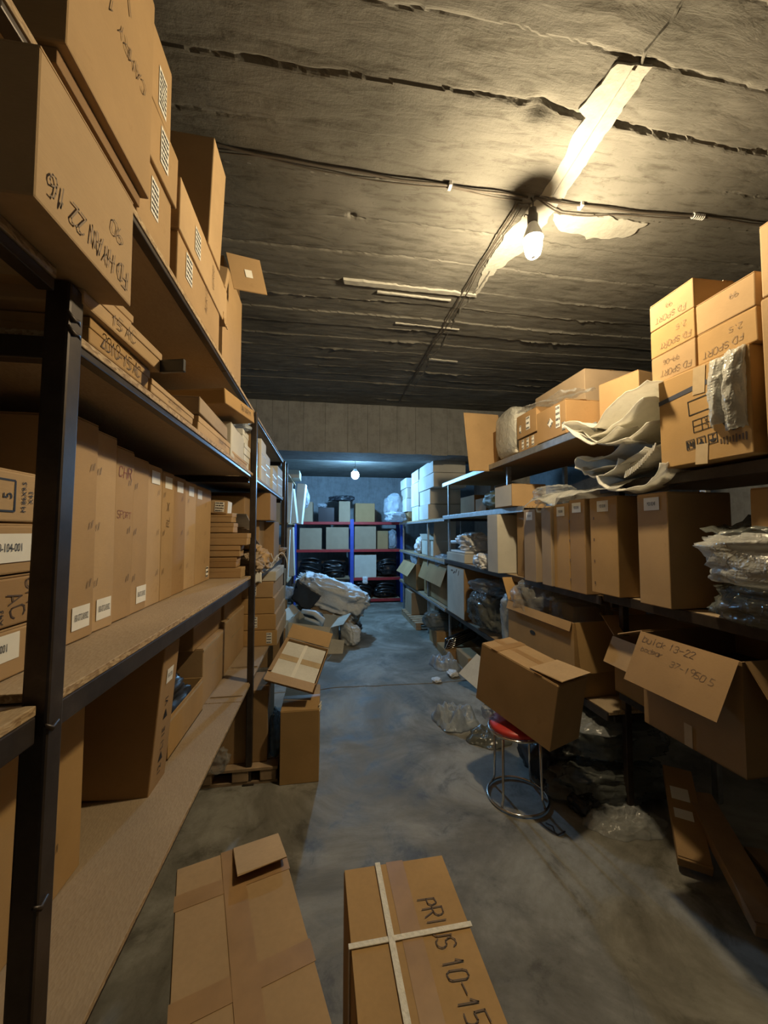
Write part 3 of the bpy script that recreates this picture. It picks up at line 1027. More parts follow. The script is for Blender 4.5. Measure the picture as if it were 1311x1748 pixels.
# ---- middle shelf: row of tall narrow cartons
ysm = [1.08, 1.20, 1.315, 1.44, 1.565, 1.70, 1.835, 1.99, 2.16, 2.44]
xfr = [-.640, -.648, -.655, -.66, -.665, -.668, -.672, -.676, -.68]
tops = [1.90, 1.89, 1.872, 1.86, 1.855, 1.85, 1.848, 1.845, 1.842]
tl = ['nearest tall carton of the upright row on the middle shelf, sticker low on its face', 'second tall carton of the upright row, low sticker at its corner',
      'third tall carton of the upright row, faded red lettering at its top', 'fourth tall carton of the upright row, low white sticker',
      'fifth tall carton of the upright row, white label half shaded at its top', 'sixth tall carton of the upright row, black scribble below its top label',
      'seventh tall carton of the upright row, yellowish top label', 'eighth tall carton of the upright row, white top label',
      'last and widest tall carton of the upright row, small sticker at its lower corner']
for k in range(9):
    r, s = carton(tl[k], -1.06, xfr[k], ysm[k] + .003, ysm[k + 1] - .002, 1.312, tops[k], ['card_tan', 'card_light', 'card_tan', 'card_tan', 'card_light', 'card_tan', 'card_brown', 'card_light', 'card_tan'][k],
                  (0, 0, rnd.uniform(-.5, .5)), group='tall cartons standing in a row on the middle shelf')
    f = frame('px', s)
    if k in (0, 1, 3):
        sticker(f, {0: .0, 1: .005, 3: .02}[k], -s[2] / 2 + .06, .075, .06, r, '180-0712-81802', sx=.36)
    if k == 8:
        sticker(f, .08, -s[2] / 2 + .05, .045, .06, r, lines=3)
    if k in (4, 5, 6, 7, 8):
        sticker(f, 0 if k != 8 else -.08, s[2] / 2 - .045, .075, .05, r)
    if k == 2:
        writing(f, 'CHR', 0, .20, .035, r, 0, 'faded_red', wd=.11)
        writing(f, 'SPORT', .0, .06, .022, r, 0, 'faded_red')
    if k == 5:
        writing(f, 'X', .0, .12, .035, r, 0, 'marker')
        writing(f, 'RL', .0, .06, .03, r, 90, 'pencil')
    for q in range(3):
        writing(f, '//', (-.04 if k % 2 else .03), -.15 + .16 * q, .016, r, 20, 'marker', name='printed_tick', wd=.14)

# ---- flat boxes stacked at the end of the first bay
hz = [1.312, 1.376, 1.440, 1.512, 1.588, 1.652, 1.712]
xr = [-.51, -.54, -.52, -.478, -.56, -.57]
mt = ['card_tan', 'card_brown', 'card_tan', 'card_tan', 'card_tan', 'card_tan']
sl = ['lowest flat carton of the stack beside the second post', 'second flat carton up beside the second post, darker and set back', 'third flat carton up beside the second post',
      'fourth flat carton up beside the second post, reaching furthest out', 'fifth flat carton up beside the second post', 'sixth flat carton up beside the second post']
for k in range(6):
    r, s = carton(sl[k], -1.04, xr[k], 2.485, 2.60, hz[k], hz[k + 1] - .004, mt[k], (0, 0, 0), seam='lid', group='flat cartons stacked by the second post', jit=.002)
r, s = carton('pale-sided carton lying askew on top of the flat stack, label on its near end', -1.0, -.60, 2.47, 2.60, 1.714, 1.795, 'card_light', (0, 3, 2), group='flat cartons stacked by the second post')
sticker(frame('ny', s), .155, 0, .055, .06, r, lines=4)
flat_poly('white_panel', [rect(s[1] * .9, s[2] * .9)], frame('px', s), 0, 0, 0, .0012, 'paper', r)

# ---- middle shelf, second bay
G_M2 = 'goods on the middle shelf past the second post'
carton('brown carton at the back of the middle shelf past the second post', -1.0, -.60, 3.0, 3.4, 1.62, 1.86, 'card_brown', group=G_M2)
carton('brown carton with a lit outer corner near the third post, upper of two', -.98, -.46, 3.35, 3.75, 1.69, 1.92, 'card_brown', group=G_M2)
carton('dark tall carton with pale edges by the third post, lower of two', -.98, -.475, 3.72, 4.12, 1.312, 1.685, 'card_brown', group=G_M2)
carton('brown carton that carries the one at the back of the shelf', -1.0, -.62, 3.0, 3.4, 1.312, 1.617, 'card_brown', group=G_M2)
carton('carton standing under the lit-corner carton near the third post', -.98, -.56, 3.42, 3.70, 1.312, 1.687, 'card_tan', group=G_M2)
for k, (yy, zz_, tx, tl_, lab) in enumerate(((2.72, 1.70, 14, .55, 'long flattened pale board sloping down past the second post, uppermost'), (2.74, 1.60, 12, .6, 'long grey flattened board under the pale sloping one'), (2.72, 1.50, 10, .5, 'short flattened board lowest of the sloping boards'))):
    o = slab('cardboard_sheet', -.20, .20, 0, tl_, -.003, .003, ['card_pale', 'card_grey', 'card_brown'][k], None, .001)
    o.location = (-.72 + .02 * k, yy - .06, zz_ + .02)
    o.rotation_euler = (R(-tx), R(3), R(2))
    tag(o, lab, 'cardboard', 'flattened boards by the second post')
rs = random.Random(5)
for k, lab in enumerate(('torn packing paper spilling off the middle shelf beside the second post', 'crumpled brown paper further along the middle shelf edge', 'crumpled grey paper on the shelf edge close to the third post')):
    o = lump('packing_paper', ((.20, .22, .13), (.22, .30, .16), (.2, .3, .12))[k], ('card_grey', 'card_light', 'card_grey')[k], None, 11 + k * 3, .75, 2.6, .9)
    o.location = ((-.53, 2.77, 1.312), (-.55, 3.05, 1.312), (-.56, 3.5, 1.312))[k]
    if k == 2:
        o.location = (-.54, 4.27, 1.312)
    tag(o, lab, 'paper')
o = sheet('paper_tag', lambda u, v: (-.475 + .05 * u, 2.70 + .02 * u + .01 * v, 1.315 - .075 * v + .012 * math.sin(u * 3)), 6, 6, 'paper', None, .0015)
tag(o, 'white paper tag hanging over the middle shelf edge at the second post', 'tag')
bm = bmesh.new()
for q in range(5):
    a = rs.uniform(0, 6)
    tube_bm(bm, [(-.52 + .05 * t * math.cos(a + t) + .02 * q, 3.1 + .12 * q + .06 * math.sin(a + 2 * t), 1.50 + .05 * math.sin(3 * t + q) - .04 * t) for t in np.linspace(0, 2.2, 12)], .004, 5)
o = bm_obj('wire_bundle', bm, 'white_plastic', None, True)
o.location.z = -.1
tag(o, 'tangle of pale wires dangling from the middle shelf between the second and third posts', 'wire')

# ---- bottom shelf
G_BT = 'cartons on the bottom shelf of the left rack'
r, s = carton('large orange-brown carton on the bottom shelf right behind the nearest post', -1.06, -.70, .84, 1.29, .627, 1.09, 'card_orange', group=G_BT)
writing(frame('px', s), '-', .12, -.1, .03, r, 90, 'marker')
r, s = carton('wide dark carton leaning on the bottom shelf, printed arrows down its narrow side', -1.02, -.635, 1.57, 1.72, .632, 1.185, 'card_brown', (0, 5, 0), group=G_BT)
f = frame('px', s)
sticker(f, .0, .15, .06, .055, r, 'BK12781', sx=.5)
for t_, vv in (('VI', .05), ('1E', -.07), ('L1', -.115), ('12', -.21)):
    printed(f, t_, 0, vv, .04, r, 90, 'ink')
for vv in (.0, -.16):
    flat_poly('printed_arrow', [[(-.02, -.016), (.02, -.016), (0, .02)]], f, 0, vv, 0, .0016, 'ink', r)
r, s, fr = carton('low open tray with clear tape along its front, dark parts inside', -1.0, -.655, 1.80, 2.27, .627, .80, 'card_orange', opened={'nx': (110, .1)}, group=G_BT)
flat_poly('tape', [rect(.46, .012)], frame('px', s), 0, .07, 0, .0015, 'clear_tape', r)
o = lump('black_part', (.30, .42, .24), 'dark_plastic', None, 37.0, .4, 2.0, .9)
o.location = (-.83, 2.03, .634)
tag(o, 'dark moulded part lying in the low open tray', 'car part')
bw = [('tan carton with a shiny tape line, lower front of the bottom-shelf block', -1.0, -.665, 2.30, 2.76, .627, .945, 'card_tan'),
      ('brown carton stacked over the taped one in the bottom-shelf block', -1.02, -.70, 2.24, 2.80, .948, 1.20, 'card_brown'),
      ('tan carton behind the second post on the bottom shelf, lower', -1.0, -.67, 2.78, 3.40, .627, .98, 'card_tan'),
      ('brown carton behind the second post on the bottom shelf, upper', -1.02, -.69, 2.84, 3.40, .983, 1.22, 'card_brown')]
for k, (lab, a, b_, c, d, e, g, mm) in enumerate(bw):
    r, s = carton(lab, a, b_, c, d, e, g, mm, group=G_BT)
    f = frame('px', s)
    if k in (0, 2):
        flat_poly('tape', [rect(s[1], .014)], f, 0, s[2] / 2 - .012, 0, .0015, 'clear_tape', r)
        flat_poly('tape', [rect(s[1] * .5, .010)], f, .05, 0.02, 0, .0015, 'clear_tape', r)
    else:
        flat_poly('seam_line', [rect(s[1], .006)], f, 0, 0, 0, .0015, 'tape', r)
# stack of four labelled flat cartons in the second bay
for k in range(4):
    lab = ['lowest of four flat cartons past the second post, label at its right end', 'second of four flat cartons past the second post, label at its left',
           'third of four flat cartons past the second post, no label', 'fourth of four flat cartons past the second post, grey dusty top'][k]
    r, s = carton(lab, -1.0, -.40 - .012 * k, 3.42, 4.2, .627 + .135 * k, .758 + .135 * k, 'card_orange' if k < 3 else 'card_tan', seam='y', group='four labelled flat cartons past the second post')
    f = frame('ny', s)
    if k != 2:
        sticker(f, .235 if k == 0 else .12, 0, .045, .09, r, lines=4)
r, s = carton('dusty pale carton tapering on top of the four flat ones', -.98, -.42, 3.45, 4.1, 1.168, 1.25, 'card_pale', seam='y', group='four labelled flat cartons past the second post')
for (a, c, lab) in ((2.42, 2.85, 'flattened pale sheet on the bottom shelf in front of the carton block, nearer'), (2.92, 3.38, 'flattened pale sheet on the bottom shelf in front of the carton block, farther')):
    o = slab('cardboard_sheet', -.655, -.475, a, c, .627, .631, 'card_grey', None, .001)
    tag(o, lab, 'cardboard', 'flattened sheets on the bottom shelf')

# ---- floor below and beside the left rack
pl = empty('wooden_pallet', 'small wooden pallet under the second post of the left rack', 'pallet', (-.52, 2.85, 0))
for (a, c) in ((-.24, -.14), (-.05, .05), (.14, .215)):
    slab('bottom_board', -.27 + 0, .23, .0 + a, a + .09, 0, .018, 'pallet_wood', pl)
for yy in (-.20, .0, .19):
    for xx in (-.22, 0, .17):
        slab('block', xx - .05, xx + .05, yy - .045, yy + .045, .019, .085, 'pallet_wood', pl, .006)
for k in range(5):
    slab('deck_board', -.27, .23, -.25 + .1 * k, -.165 + .1 * k, .086, .104, 'pallet_wood', pl)
r, s = carton('brown carton standing on the small pallet behind the second post', -.76, -.365, 2.66, 3.0, .106, .56, 'card_brown', group='cartons on the floor by the left rack')
o = lump('plastic_wrap', (.14, .10, .12), 'film_clear', None, 4.4, .6)
o.location = (-.72, 2.60, .19)
o.location = (-.66, 2.605, .106)
tag(o, 'scrap of clear plastic wrap at the near corner of the pallet carton', 'plastic')
r, s = carton('tall brown carton on the floor in the aisle next to the small pallet', -.275, -.03, 2.57, 2.98, 0, .455, 'card_orange', seam='y', group='cartons on the floor by the left rack')
bm = bmesh.new()
tube_bm(bm, [(.12, -.19, .42 + .01 * q) if q % 2 else (.135, -.17 + .01 * q, .44 + .008 * q) for q in range(6)], .004, 5)
bm_obj('torn_edge', bm, 'card_pale', r)
r, s, fr = carton('pale-lined tray carton lying tilted on the tall floor carton, flaps spread', -.36, -.02, 2.70, 3.12, .60, .68, 'card_tan', (16, 15, -8), opened={'ny': (175, .09), 'py': (150, .12), 'nx': (20, .03)}, group='cartons on the floor by the left rack')
slab('inner_sheet', -.155, .155, -.195, .195, .058, .064, 'card_white', r)
slab('tape', -.155, .155, -.03, .03, .0642, .0655, 'clear_tape', r, 0)
slab('tape', -.012, .012, -.195, .195, .0656, .067, 'paper', r, 0)
o = lump('plastic_wrap', (.10, .22, .34), 'film_grey', None, 7.4, .5)
o.location = (-.32, 2.82, 0)
o.location = (-.325, 2.83, 0.002)
o.scale = (.8, 1, 1)
tag(o, 'grey plastic-wrapped part standing between pallet carton and tall floor carton', 'plastic')

# ================================================================== RIGHT RACK
rrk = empty('storage_rack', 'galvanised and dark steel rack with board shelves along the right side of the aisle', 'rack', (1.6, 0, 0))


def rr_(name, x0, x1, y0, y1, z0, z1, mat, bev=.002):
    return rk(name, x0, x1, y0, y1, z0, z1, mat, bev, None, rrk)


for y in (.35, 2.03, 3.42, 4.95):
    rr_('post', 1.70 if y < 4 else 1.62, 1.74 if y < 4 else 1.645, y - .016, y + .016, 0, 2.21 if y > 1.8 else 1.84, 'galv' if y > 3 else 'dark_steel', .004)
    rr_('rear_post', 2.285, 2.32, y - .02, y + .02, 0, 2.25 if y > 1.8 else 1.86, 'galv', .004)
RB = [(.70, .2, 2.0, 1.66), (.57, 2.02, 4.97, 1.60), (1.25, .2, 2.0, 1.58), (1.225, 2.02, 4.97, 1.58), (1.86, .2, 1.98, 1.56), (1.80, 2.85, 4.97, 1.56), (2.235, 2.0, 4.97, 1.56)]
for (z, a, c, fx) in RB:
    mid = (a + c) / 2
    for (p, q) in ((a, mid - .002), (mid + .002, c)):
        rr_('shelf_board', fx, 2.28, p, q, z - .018, z, 'chipboard' if z < 1.9 else 'card_brown')
    far = a > 1.9
    rr_('front_rail', fx - .012, fx - .0005, a, c, z - .05, z - .001, 'galv' if (far and z > 1.7) else 'dark_steel', .003)
for y in (2.03, 3.42, 4.95):
    for z in (.55, 1.2, 1.78):
        rr_('cross_brace', 1.66, 2.26, y + .018, y + .034, z - .05, z - .02, 'dark_steel')

# ---- near upper deck: printed carton and the six flat cartons on it
r, s = carton('printed carton with L and R box mark and handling symbols, torn open with bubble wrap', 1.485, 1.85, 1.135, 1.505, 1.875, 2.268, 'card_orange', (0, 0, 1.5))
f = frame('nx', s)
PR = r
flat_poly('blue_stripe', [[(-.185, .085), (.03, .108), (.03, .128), (-.185, .105)]], f, 0, 0, 0, .002, 'navy_stripe', r)


def outline(w, h, t, cx=0, cy=0):
    return [rect(w, t, cx, cy + h / 2 - t / 2), rect(w, t, cx, cy - h / 2 + t / 2), rect(t, h, cx - w / 2 + t / 2, cy), rect(t, h, cx + w / 2 - t / 2, cy)]


flat_poly('printed_frame', outline(.10, .062, .004), f, -.0, .035, 4, .002, 'ink', r)
flat_poly('printed_grid', outline(.075, .052, .003) + [rect(.075, .003), rect(.003, .05)], f, .005, -.045, 4, .002, 'ink', r)
printed(f, 'R', .022, -.03, .026, r, 184, 'ink')
printed(f, 'L', .026, -.057, .026, r, 184, 'ink')
for k in range(3):
    cx = -.045 + .045 * k
    ps = outline(.036, .040, .003)
    if k == 0:      # hands round a parcel
        ps += [[(-.004, .012), (.004, .012), (.004, -.004), (-.004, -.004)], [(-.013, .012), (-.008, .012), (-.006, -.012), (-.012, -.014)], [(.008, .012), (.013, .012), (.012, -.014), (.006, -.012)]]
    elif k == 1:    # heap
        ps += [[(-.013, -.013), (.013, -.013), (.008, -.002), (.002, .002), (-.002, .002), (-.008, -.002)], [(-.004, .003), (.004, .003), (.004, .012), (-.004, .012)]]
    else:           # umbrella
        ps += [[(-.014, -.002), (-.009, -.011), (0, -.014), (.009, -.011), (.014, -.002)], rect(.003, .018, 0, .006), rect(.008, .003, .003, .014)]
    flat_poly('printed_symbol', ps, f, cx, -.118 + .003 * k, 4, .002, 'ink', r)
flat_poly('printed_caption', [rect(.006, .018 + .006 * (q % 3), .075 + .011 * q, -.13) for q in range(9)], f, 0, 0, 0, .002, 'marker', r)
for (vv, hh) in ((.135, .11), (-.165, .08)):
    flat_poly('clear_tape', [rect(.05, hh)], f, -.0, vv, -4, .0026, 'clear_tape', r)
flat_poly('torn_opening_shade', [[(.055, .165), (.16, .175), (.165, -.09), (.12, -.10), (.09, -.075), (.065, -.03), (.058, .06)]], f, 0, 0, 0, .0022, 'dark_plastic', r)  # flat dark patch painted as the shade inside the tear
rt_ = [(.055 + .008 * math.sin(q * 1.7), .16 - .022 * q) for q in range(10)]
for k, (uu, vv, w_, h_, sd) in enumerate(((.085, .06, .075, .26, 1.0), (.135, .05, .07, .30, 5.0))):
    def fn(u, v, uu=uu, vv=vv, w_=w_, h_=h_, sd=sd):
        a = (u - .5) * math.pi * 1.1
        bulge = .045 * math.cos(a) * (math.sin(math.pi * min(1, .15 + v * .85)) ** .5)
        p = Vector((-s[0] / 2 - .0 - bulge - .010 * fbm((u * 1.5, v * 2, sd), 1.6), -(uu + w_ * .5 * math.sin(a)) - .006 * fbm((u, v, sd), 5), s[2] / 2 + vv - h_ / 2 + h_ * v + .01 * fbm((u, v, sd + 2), 4)))
        return p
    sheet('bubble_wrap', fn, 22, 30, 'bubble_wrap', r, .002)

G6 = 'flat cartons stacked on the printed carton'
for col, (ya, yb, nrow) in enumerate(((1.335, 1.555, 3), (1.11, 1.332, 2))):
    for k in range(nrow):
        z0 = 2.272 + .127 * k
        lab = [['lower left flat carton on the printed one, faint upside-down writing', 'middle left flat carton on the printed one', 'top left flat carton on the printed one, rising above its neighbours'],
               ['lower right flat carton on the printed one, upside-down FD SPORT writing', 'upper right flat carton on the printed one']][col][k]
        r, s = carton(lab, 1.50, 1.84, ya + .001, yb - .001, z0, z0 + .1255, 'card_orange' if (k + col) % 2 else 'card_tan', (0, 0, rnd.uniform(-.6, .6)), group=G6)
        f = frame('nx', s)
        if not (col == 1 and k == 1):
            writing(f, 'FD SPORT', rnd.uniform(-.03, .02), -.03, .024, r, 180 + rnd.uniform(-4, 4), 'pencil', seed=col * 7 + k)
        writing(f, ['99-06', '2.5', '99'][(k + col) % 3], rnd.uniform(-.05, .05), .02, .02, r, 180, 'pencil', seed=col * 5 + k)
r, s = carton('carton at the right picture edge beside the flat stack, lower', 1.49, 1.86, .66, 1.09, 1.875, 2.40, 'card_tan')
r, s = carton('carton at the right picture edge beside the flat stack, upper', 1.49, 1.86, .66, 1.085, 2.404, 2.66, 'card_light')
r, s = carton('brown carton hidden behind the flat stack on the near upper deck', 1.87, 2.25, 1.15, 1.60, 1.862, 2.30, 'card_brown')

# ---- white foam sheets folded on the near upper deck
fo = empty('foam_sheet_pile', 'pile of folded white foam sheets spilling over the aisle beside the printed carton', 'packing foam', (1.525, 1.83, 1.862))


def fold(pts, x0, x1, seed, nm='foam_sheet', amp=.02, mat='foam_sheet', droop=0.0):
    """folded sheet: profile pts in (y,z) relative, swept in x with waviness"""
    P = [Vector((0, p[0], p[1])) for p in pts]
    dense = []
    for i in range(len(P) - 1):
        p0, p1, p2, p3 = P[max(0, i - 1)], P[i], P[i + 1], P[min(len(P) - 1, i + 2)]
        for k in range(8):
            t = k / 8
            dense.append(.5 * ((2 * p1) + (-p0 + p2) * t + (2 * p0 - 5 * p1 + 4 * p2 - p3) * t * t + (-p0 + 3 * p1 - 3 * p2 + p3) * t ** 3))
    dense.append(P[-1])
    n = len(dense) - 1

    def fn(u, v):
        q = dense[min(n, int(round(u * n)))]
        x = x0 + (x1 - x0) * v + .03 * fbm((u * 2, v, seed), 1.5)
        return (x, q.y + amp * fbm((u * 2, v * 2, seed), 1.3) + .05 * (v - .5) * math.sin(seed), q.z + amp * fbm((u * 3, v * 2, seed + 4), 1.4) - droop * (1 - v) ** 2)
    return sheet(nm, fn, n, 18, mat, fo, .005)


fold([(-.34, .40), (-.22, .40), (-.12, .37), (.0, .30), (.10, .33), (.24, .36), (.16, .28), (.02, .20), (-.15, .24)], -.13, .35, 1, amp=.025)
fold([(-.30, .34), (-.1, .28), (.08, .24), (.22, .30), (.26, .34), (.15, .30), (.0, .20), (-.2, .17)], -.10, .35, 2.4, amp=.03)
fold([(-.32, .24), (-.1, .14), (.06, .12), (.17, .15), (.20, .10), (.10, .06), (-.1, .08), (-.3, .12)], -.08, .35, 3.7, amp=.025)
fold([(-.36, .13), (-.2, .08), (-.04, .05), (.06, .03), (.12, .06), (.14, .10)], -.02, .35, 5.1, amp=.015)


def fn(u, v):
    a = R(200 - 290 * u)
    return (-.06 + .10 * v + .02 * math.sin(4 * u), -.06 + .13 * math.cos(a) * (1 - .15 * v) - .10 * (u > .75) * (u - .75) * 4, -.02 + .085 * math.sin(a) + .05 * v + .02 * fbm((u, v, 1), 3))


def loop(u, v):
    a = math.pi * (1.02 + .96 * u)
    return (-.09 + .25 * v, -.17 + .20 * math.cos(a) + .03 * v, .04 + .11 * math.sin(a) + .015 * fbm((u, v, 8), 3) + .02 * v)


sheet('foam_sheet', loop, 30, 14, 'foam_sheet', fo, .005)
def loop2(u, v):
    a = math.pi * (1.0 + 1.0 * u)
    return (-.08 + .22 * v, .02 + .14 * math.cos(a), .10 + .07 * math.sin(a) + .02 * fbm((u, v, 5), 3))
sheet('foam_sheet', loop2, 26, 12, 'foam_sheet', fo, .005)
bm = bmesh.new()
for k in range(16):
    t = k / 15
    box_bm(bm, (-.095 + .01 * t, -.18 - .16 * t, .01 + .05 * t + .05 * t * t), (.004, .004, .035), (20, 0, 0))
o = bm_obj('ribbed_edge', bm, 'foam_sheet', fo)
o['kind'] = 'stuff'

# ---- far upper deck
G_RU = 'cartons on the far upper deck of the right rack'
r, s = carton('carton with four white labels on the far upper deck of the right rack', 1.545, 1.80, 2.27, 2.62, 2.237, 2.465, 'card_brown', group=G_RU)
f = frame('nx', s)
sticker(f, .09, .02, .05, .15, r, lines=4)
sticker(f, .0, .0, .05, .05, r, rot=45, lines=2)
sticker(f, .15, -.06, .035, .05, r, lines=2)
r, s = carton('smaller labelled carton on the far upper deck just beyond the four-label one', 1.56, 1.80, 2.64, 2.92, 2.237, 2.34, 'card_brown', group=G_RU)
f = frame('nx', s)
for q in range(3):
    sticker(f, -.07 + .075 * q, 0, .035, .075, r, lines=3)
r, s = carton('upper labelled carton with a crushed film-covered top beyond the four-label one', 1.55, 1.80, 2.63, 2.93, 2.344, 2.53, 'card_brown', group=G_RU)
f = frame('nx', s)
sticker(f, .03, .0, .06, .10, r, lines=3)
sticker(f, -.09, -.02, .03, .06, r, lines=2)
o = sheet('plastic_film', lambda u, v: (1.53 + .25 * v, 2.28 + .62 * u, 2.49 + .05 * u + .035 * v + .03 * fbm((u * 3, v * 2, 0), 1.5) - .04 * max(0, .25 - u) - (.05 if False else 0)), 30, 14, 'film_clear', None, .002)
o.location.z = .028
tag(o, 'shiny clear film draped over the labelled cartons on the far upper deck', 'plastic film')
r, s = carton('long pale-topped carton at the back of the far upper deck', 1.82, 2.24, 2.45, 3.1, 2.237, 2.76, 'card_grey', group=G_RU)
r, s = carton('plain tan carton on the far upper deck, nearest the foam pile', 1.80, 2.2, 2.03, 2.30, 2.237, 2.56, 'card_tan', (0, 0, 12), group=G_RU)
bb = empty('bubble_wrapped_pack', 'bubble-wrapped bundle sagging over the far upper deck edge', 'package', (1.68, 3.16, 2.238))
lump('bubble_wrap', (.30, .42, .44), 'bubble_wrap', bb, 2.2, .12, 1.6, .9, 60, 44, .6)
slab('contents', -.10, .12, -.15, .15, .02, .36, 'card_pale', bb, .01)
o = empty('open_carton_flap_box', 'carton end with a big torn brown flap hanging into the aisle near the beam', 'box', (1.66, 3.70, 2.237))
slab('body', -.05, .42, -.25, .25, 0, .32, 'card_brown', o, .004)
plate('flap', .56, .36, .005, 'card_tan', o, Matrix(((.985, .05, -.17, -.17), (.15, -.06, .985, -.19), (.03, -.995, .06, .50), (0, 0, 0, 1))), .012)
plate('flap', .10, .36, .005, 'card_brown', o, Matrix(((.985, .35, -.17, -.17), (.15, .30, .985, -.19), (.03, -.2, .06, .50), (0, 0, 0, 1))), .004)

# ---- 1.80 deck of the far bay
r, s = carton('low carton with a pale near side on the galvanised shelf rail', 1.50, 1.80, 2.93, 3.25, 1.802, 1.985, 'card_tan')
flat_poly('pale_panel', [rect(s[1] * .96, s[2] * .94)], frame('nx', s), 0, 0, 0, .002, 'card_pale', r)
o = lump('green_sack', (.4, .5, .22), 'olive_plastic', None, 6.6, .3)
o.location = (1.85, 3.70, 1.802)
tag(o, 'dark green plastic sack on the galvanised shelf in the shade', 'sack')
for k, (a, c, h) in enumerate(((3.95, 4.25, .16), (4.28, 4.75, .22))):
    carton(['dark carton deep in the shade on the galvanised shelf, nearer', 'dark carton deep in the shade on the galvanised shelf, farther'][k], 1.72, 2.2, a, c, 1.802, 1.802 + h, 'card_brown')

# ---- tall cartons standing on the middle shelf
tb = [(1.495, 1.665, 1.50, 1.775, 'card_tan', 'nearest tall carton of the standing row on the right, shaded sticker at its top'),
      (1.80, 2.005, 1.50, 1.785, 'card_orange', 'second tall carton of the right standing row, sticker beside a scrap of film'),
      (2.055, 2.20, 1.505, 1.79, 'card_brown', 'third tall carton of the right standing row, white sticker near its top'),
      (2.205, 2.37, 1.505, 1.775, 'card_orange', 'fourth tall carton of the right standing row, sticker half under the film'),
      (2.385, 2.50, 1.495, 1.76, 'card_grey', 'fifth tall carton of the right standing row, greyish narrow face'),
      (2.60, 2.76, 1.505, 1.76, 'card_grey', 'sixth tall carton of the right standing row, grey face under a film loop'),
      (2.86, 3.05, 1.60, 1.77, 'card_tan', 'seventh tall carton of the right standing row, set back in shade'),
      (3.19, 3.40, 1.49, 1.745, 'card_pale', 'last tall carton of the right standing row, pale face to the far lamp')]
for k, (a, c, xf, zt, mm, lab) in enumerate(tb):
    r, s = carton(lab, xf, xf + (.33 if k < 6 else .40), a, c, 1.255 if a < 2 else 1.228, zt, mm, (0, 0, rnd.uniform(-1, 1)), group='tall cartons standing on the right middle shelf')
    f = frame('nx', s)
    if k in (0, 1, 2, 3, 5):
        sticker(f, .0, s[2] / 2 - .05, .085, .06, r, 'M20 8248', sx=.45)
    if k in (1, 2):
        for q in range(4):
            flat_poly('staple', [rect(.008, .016)], f, -.07, .15 - .12 * q, 0, .002, 'marker', r)
o = sheet('bubble_film', lambda u, v: (1.43 + .33 * v, 1.72 + .92 * u, 1.805 + .055 * math.sin(math.pi * v) * (1 - .3 * u) + .018 * abs(fbm((u * 3, v * 2, 2), 1.2)) + .008 * math.sin(9 * u) * (1 - v) - .05 * max(0, 1 - v * 4) * (.5 + .5 * math.sin(14 * u)) * (u > .55)), 50, 20, 'bubble_wrap', None, .002)
tag(o, 'bubble film lying along the tops of the right standing row', 'plastic film')
o = lump('plastic_bag', (.22, .30, .12), 'film_clear', None, 9.1, .5)
o.location = (1.58, 2.48, 1.792)
tag(o, 'crumpled clear bag at the far end of the bubble film', 'plastic bag')
bm = bmesh.new()
tube_bm(bm, [(1.47 + .012 * math.cos(t), 2.46 + .05 * math.sin(t), 1.765 + .035 * math.cos(t)) for t in np.linspace(0, 6.2, 20)], .007, 7)
o = bm_obj('film_loop', bm, 'film_clear', None, True)
o.location = (.0, 0, .0)
tag(o, 'ring of rolled clear film hanging in front of the sixth standing carton', 'plastic film')

# ---- near middle shelf, far right of the picture
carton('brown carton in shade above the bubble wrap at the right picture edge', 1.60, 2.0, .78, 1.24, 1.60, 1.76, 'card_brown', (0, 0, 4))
o = lump('bubble_wrap_bundle', (.46, .62, .20), 'bubble_wrap', None, 12.5, .45, 1.8, .9, 60, 40)
o.location = (1.66, 1.10, 1.40)
tag(o, 'silvery bubble wrap bundle at the right picture edge', 'bubble wrap')
o = lump('bubble_wrap_bundle', (.50, .62, .16), 'film_grey', None, 15.5, .35, 1.6, .8)
o.location = (1.72, 1.08, 1.252)
tag(o, 'dull grey plastic bundle under the silvery bubble wrap', 'plastic')
o = sheet('plastic_bag', lambda u, v: (1.52 + .3 * v, .95 + .42 * u, 1.56 + .05 * v + .05 * u + .03 * fbm((u, v, 3), 3)), 16, 10, 'film_grey', None, .002)
tag(o, 'dark creased bag standing behind the silvery bubble wrap', 'plastic bag')
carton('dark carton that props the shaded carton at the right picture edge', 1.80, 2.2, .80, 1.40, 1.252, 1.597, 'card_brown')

# ---- low shelf
r, s, fr = carton('wide open carton on the low shelf full of wrapped parts, near flap folded down', 1.50, 2.05, 2.22, 3.0, .572, 1.03, 'card_orange', (0, 0, 3), opened={'ny': (262, .30), 'nx': (255, .06), 'px': (80, .2), 'py': (120, .2)})
flat_poly('tape', [rect(.7, .02)], frame('nx', s), 0, .17, 0, .002, 'tape', r)
flat_poly('hand_hole_shade', [[(.035 * math.cos(t), .016 * math.sin(t)) for t in np.linspace(0, 6.0, 14)]], frame('nx', s), -.05, .06, 0, .002, 'dark_plastic', r)  # no cut-out: dark oval painted for the shade in the hole
for k, (xx, yy, zz_, sz, mm, lab) in enumerate(((1.62, 2.82, .94, (.30, .36, .26), 'film_clear', 'clear wrapped part bulging from the far end of the wide open carton'), (1.78, 2.50, .93, (.34, .36, .18), 'film_clear', 'clear film bundle in the middle of the wide open carton'), (1.60, 3.10, .90, (.22, .25, .24), 'bubble_wrap', 'shiny bubble-wrapped piece leaning outside the wide open carton'))):
    o = lump('wrapped_part', sz, mm, None, 20 + k * 2.3, .35, 1.8, .9)
    o.location = (xx, yy, zz_)
    if k == 2:
        o.location = (1.60, 3.10, .575)
        o.scale = (1, 1, 2.0)
    tag(o, lab, 'wrapped part')
carton('pale board box standing up inside the wide open carton', 1.75, 2.0, 2.60, 2.90, .60, 1.08, 'card_light', (8, 0, 0))
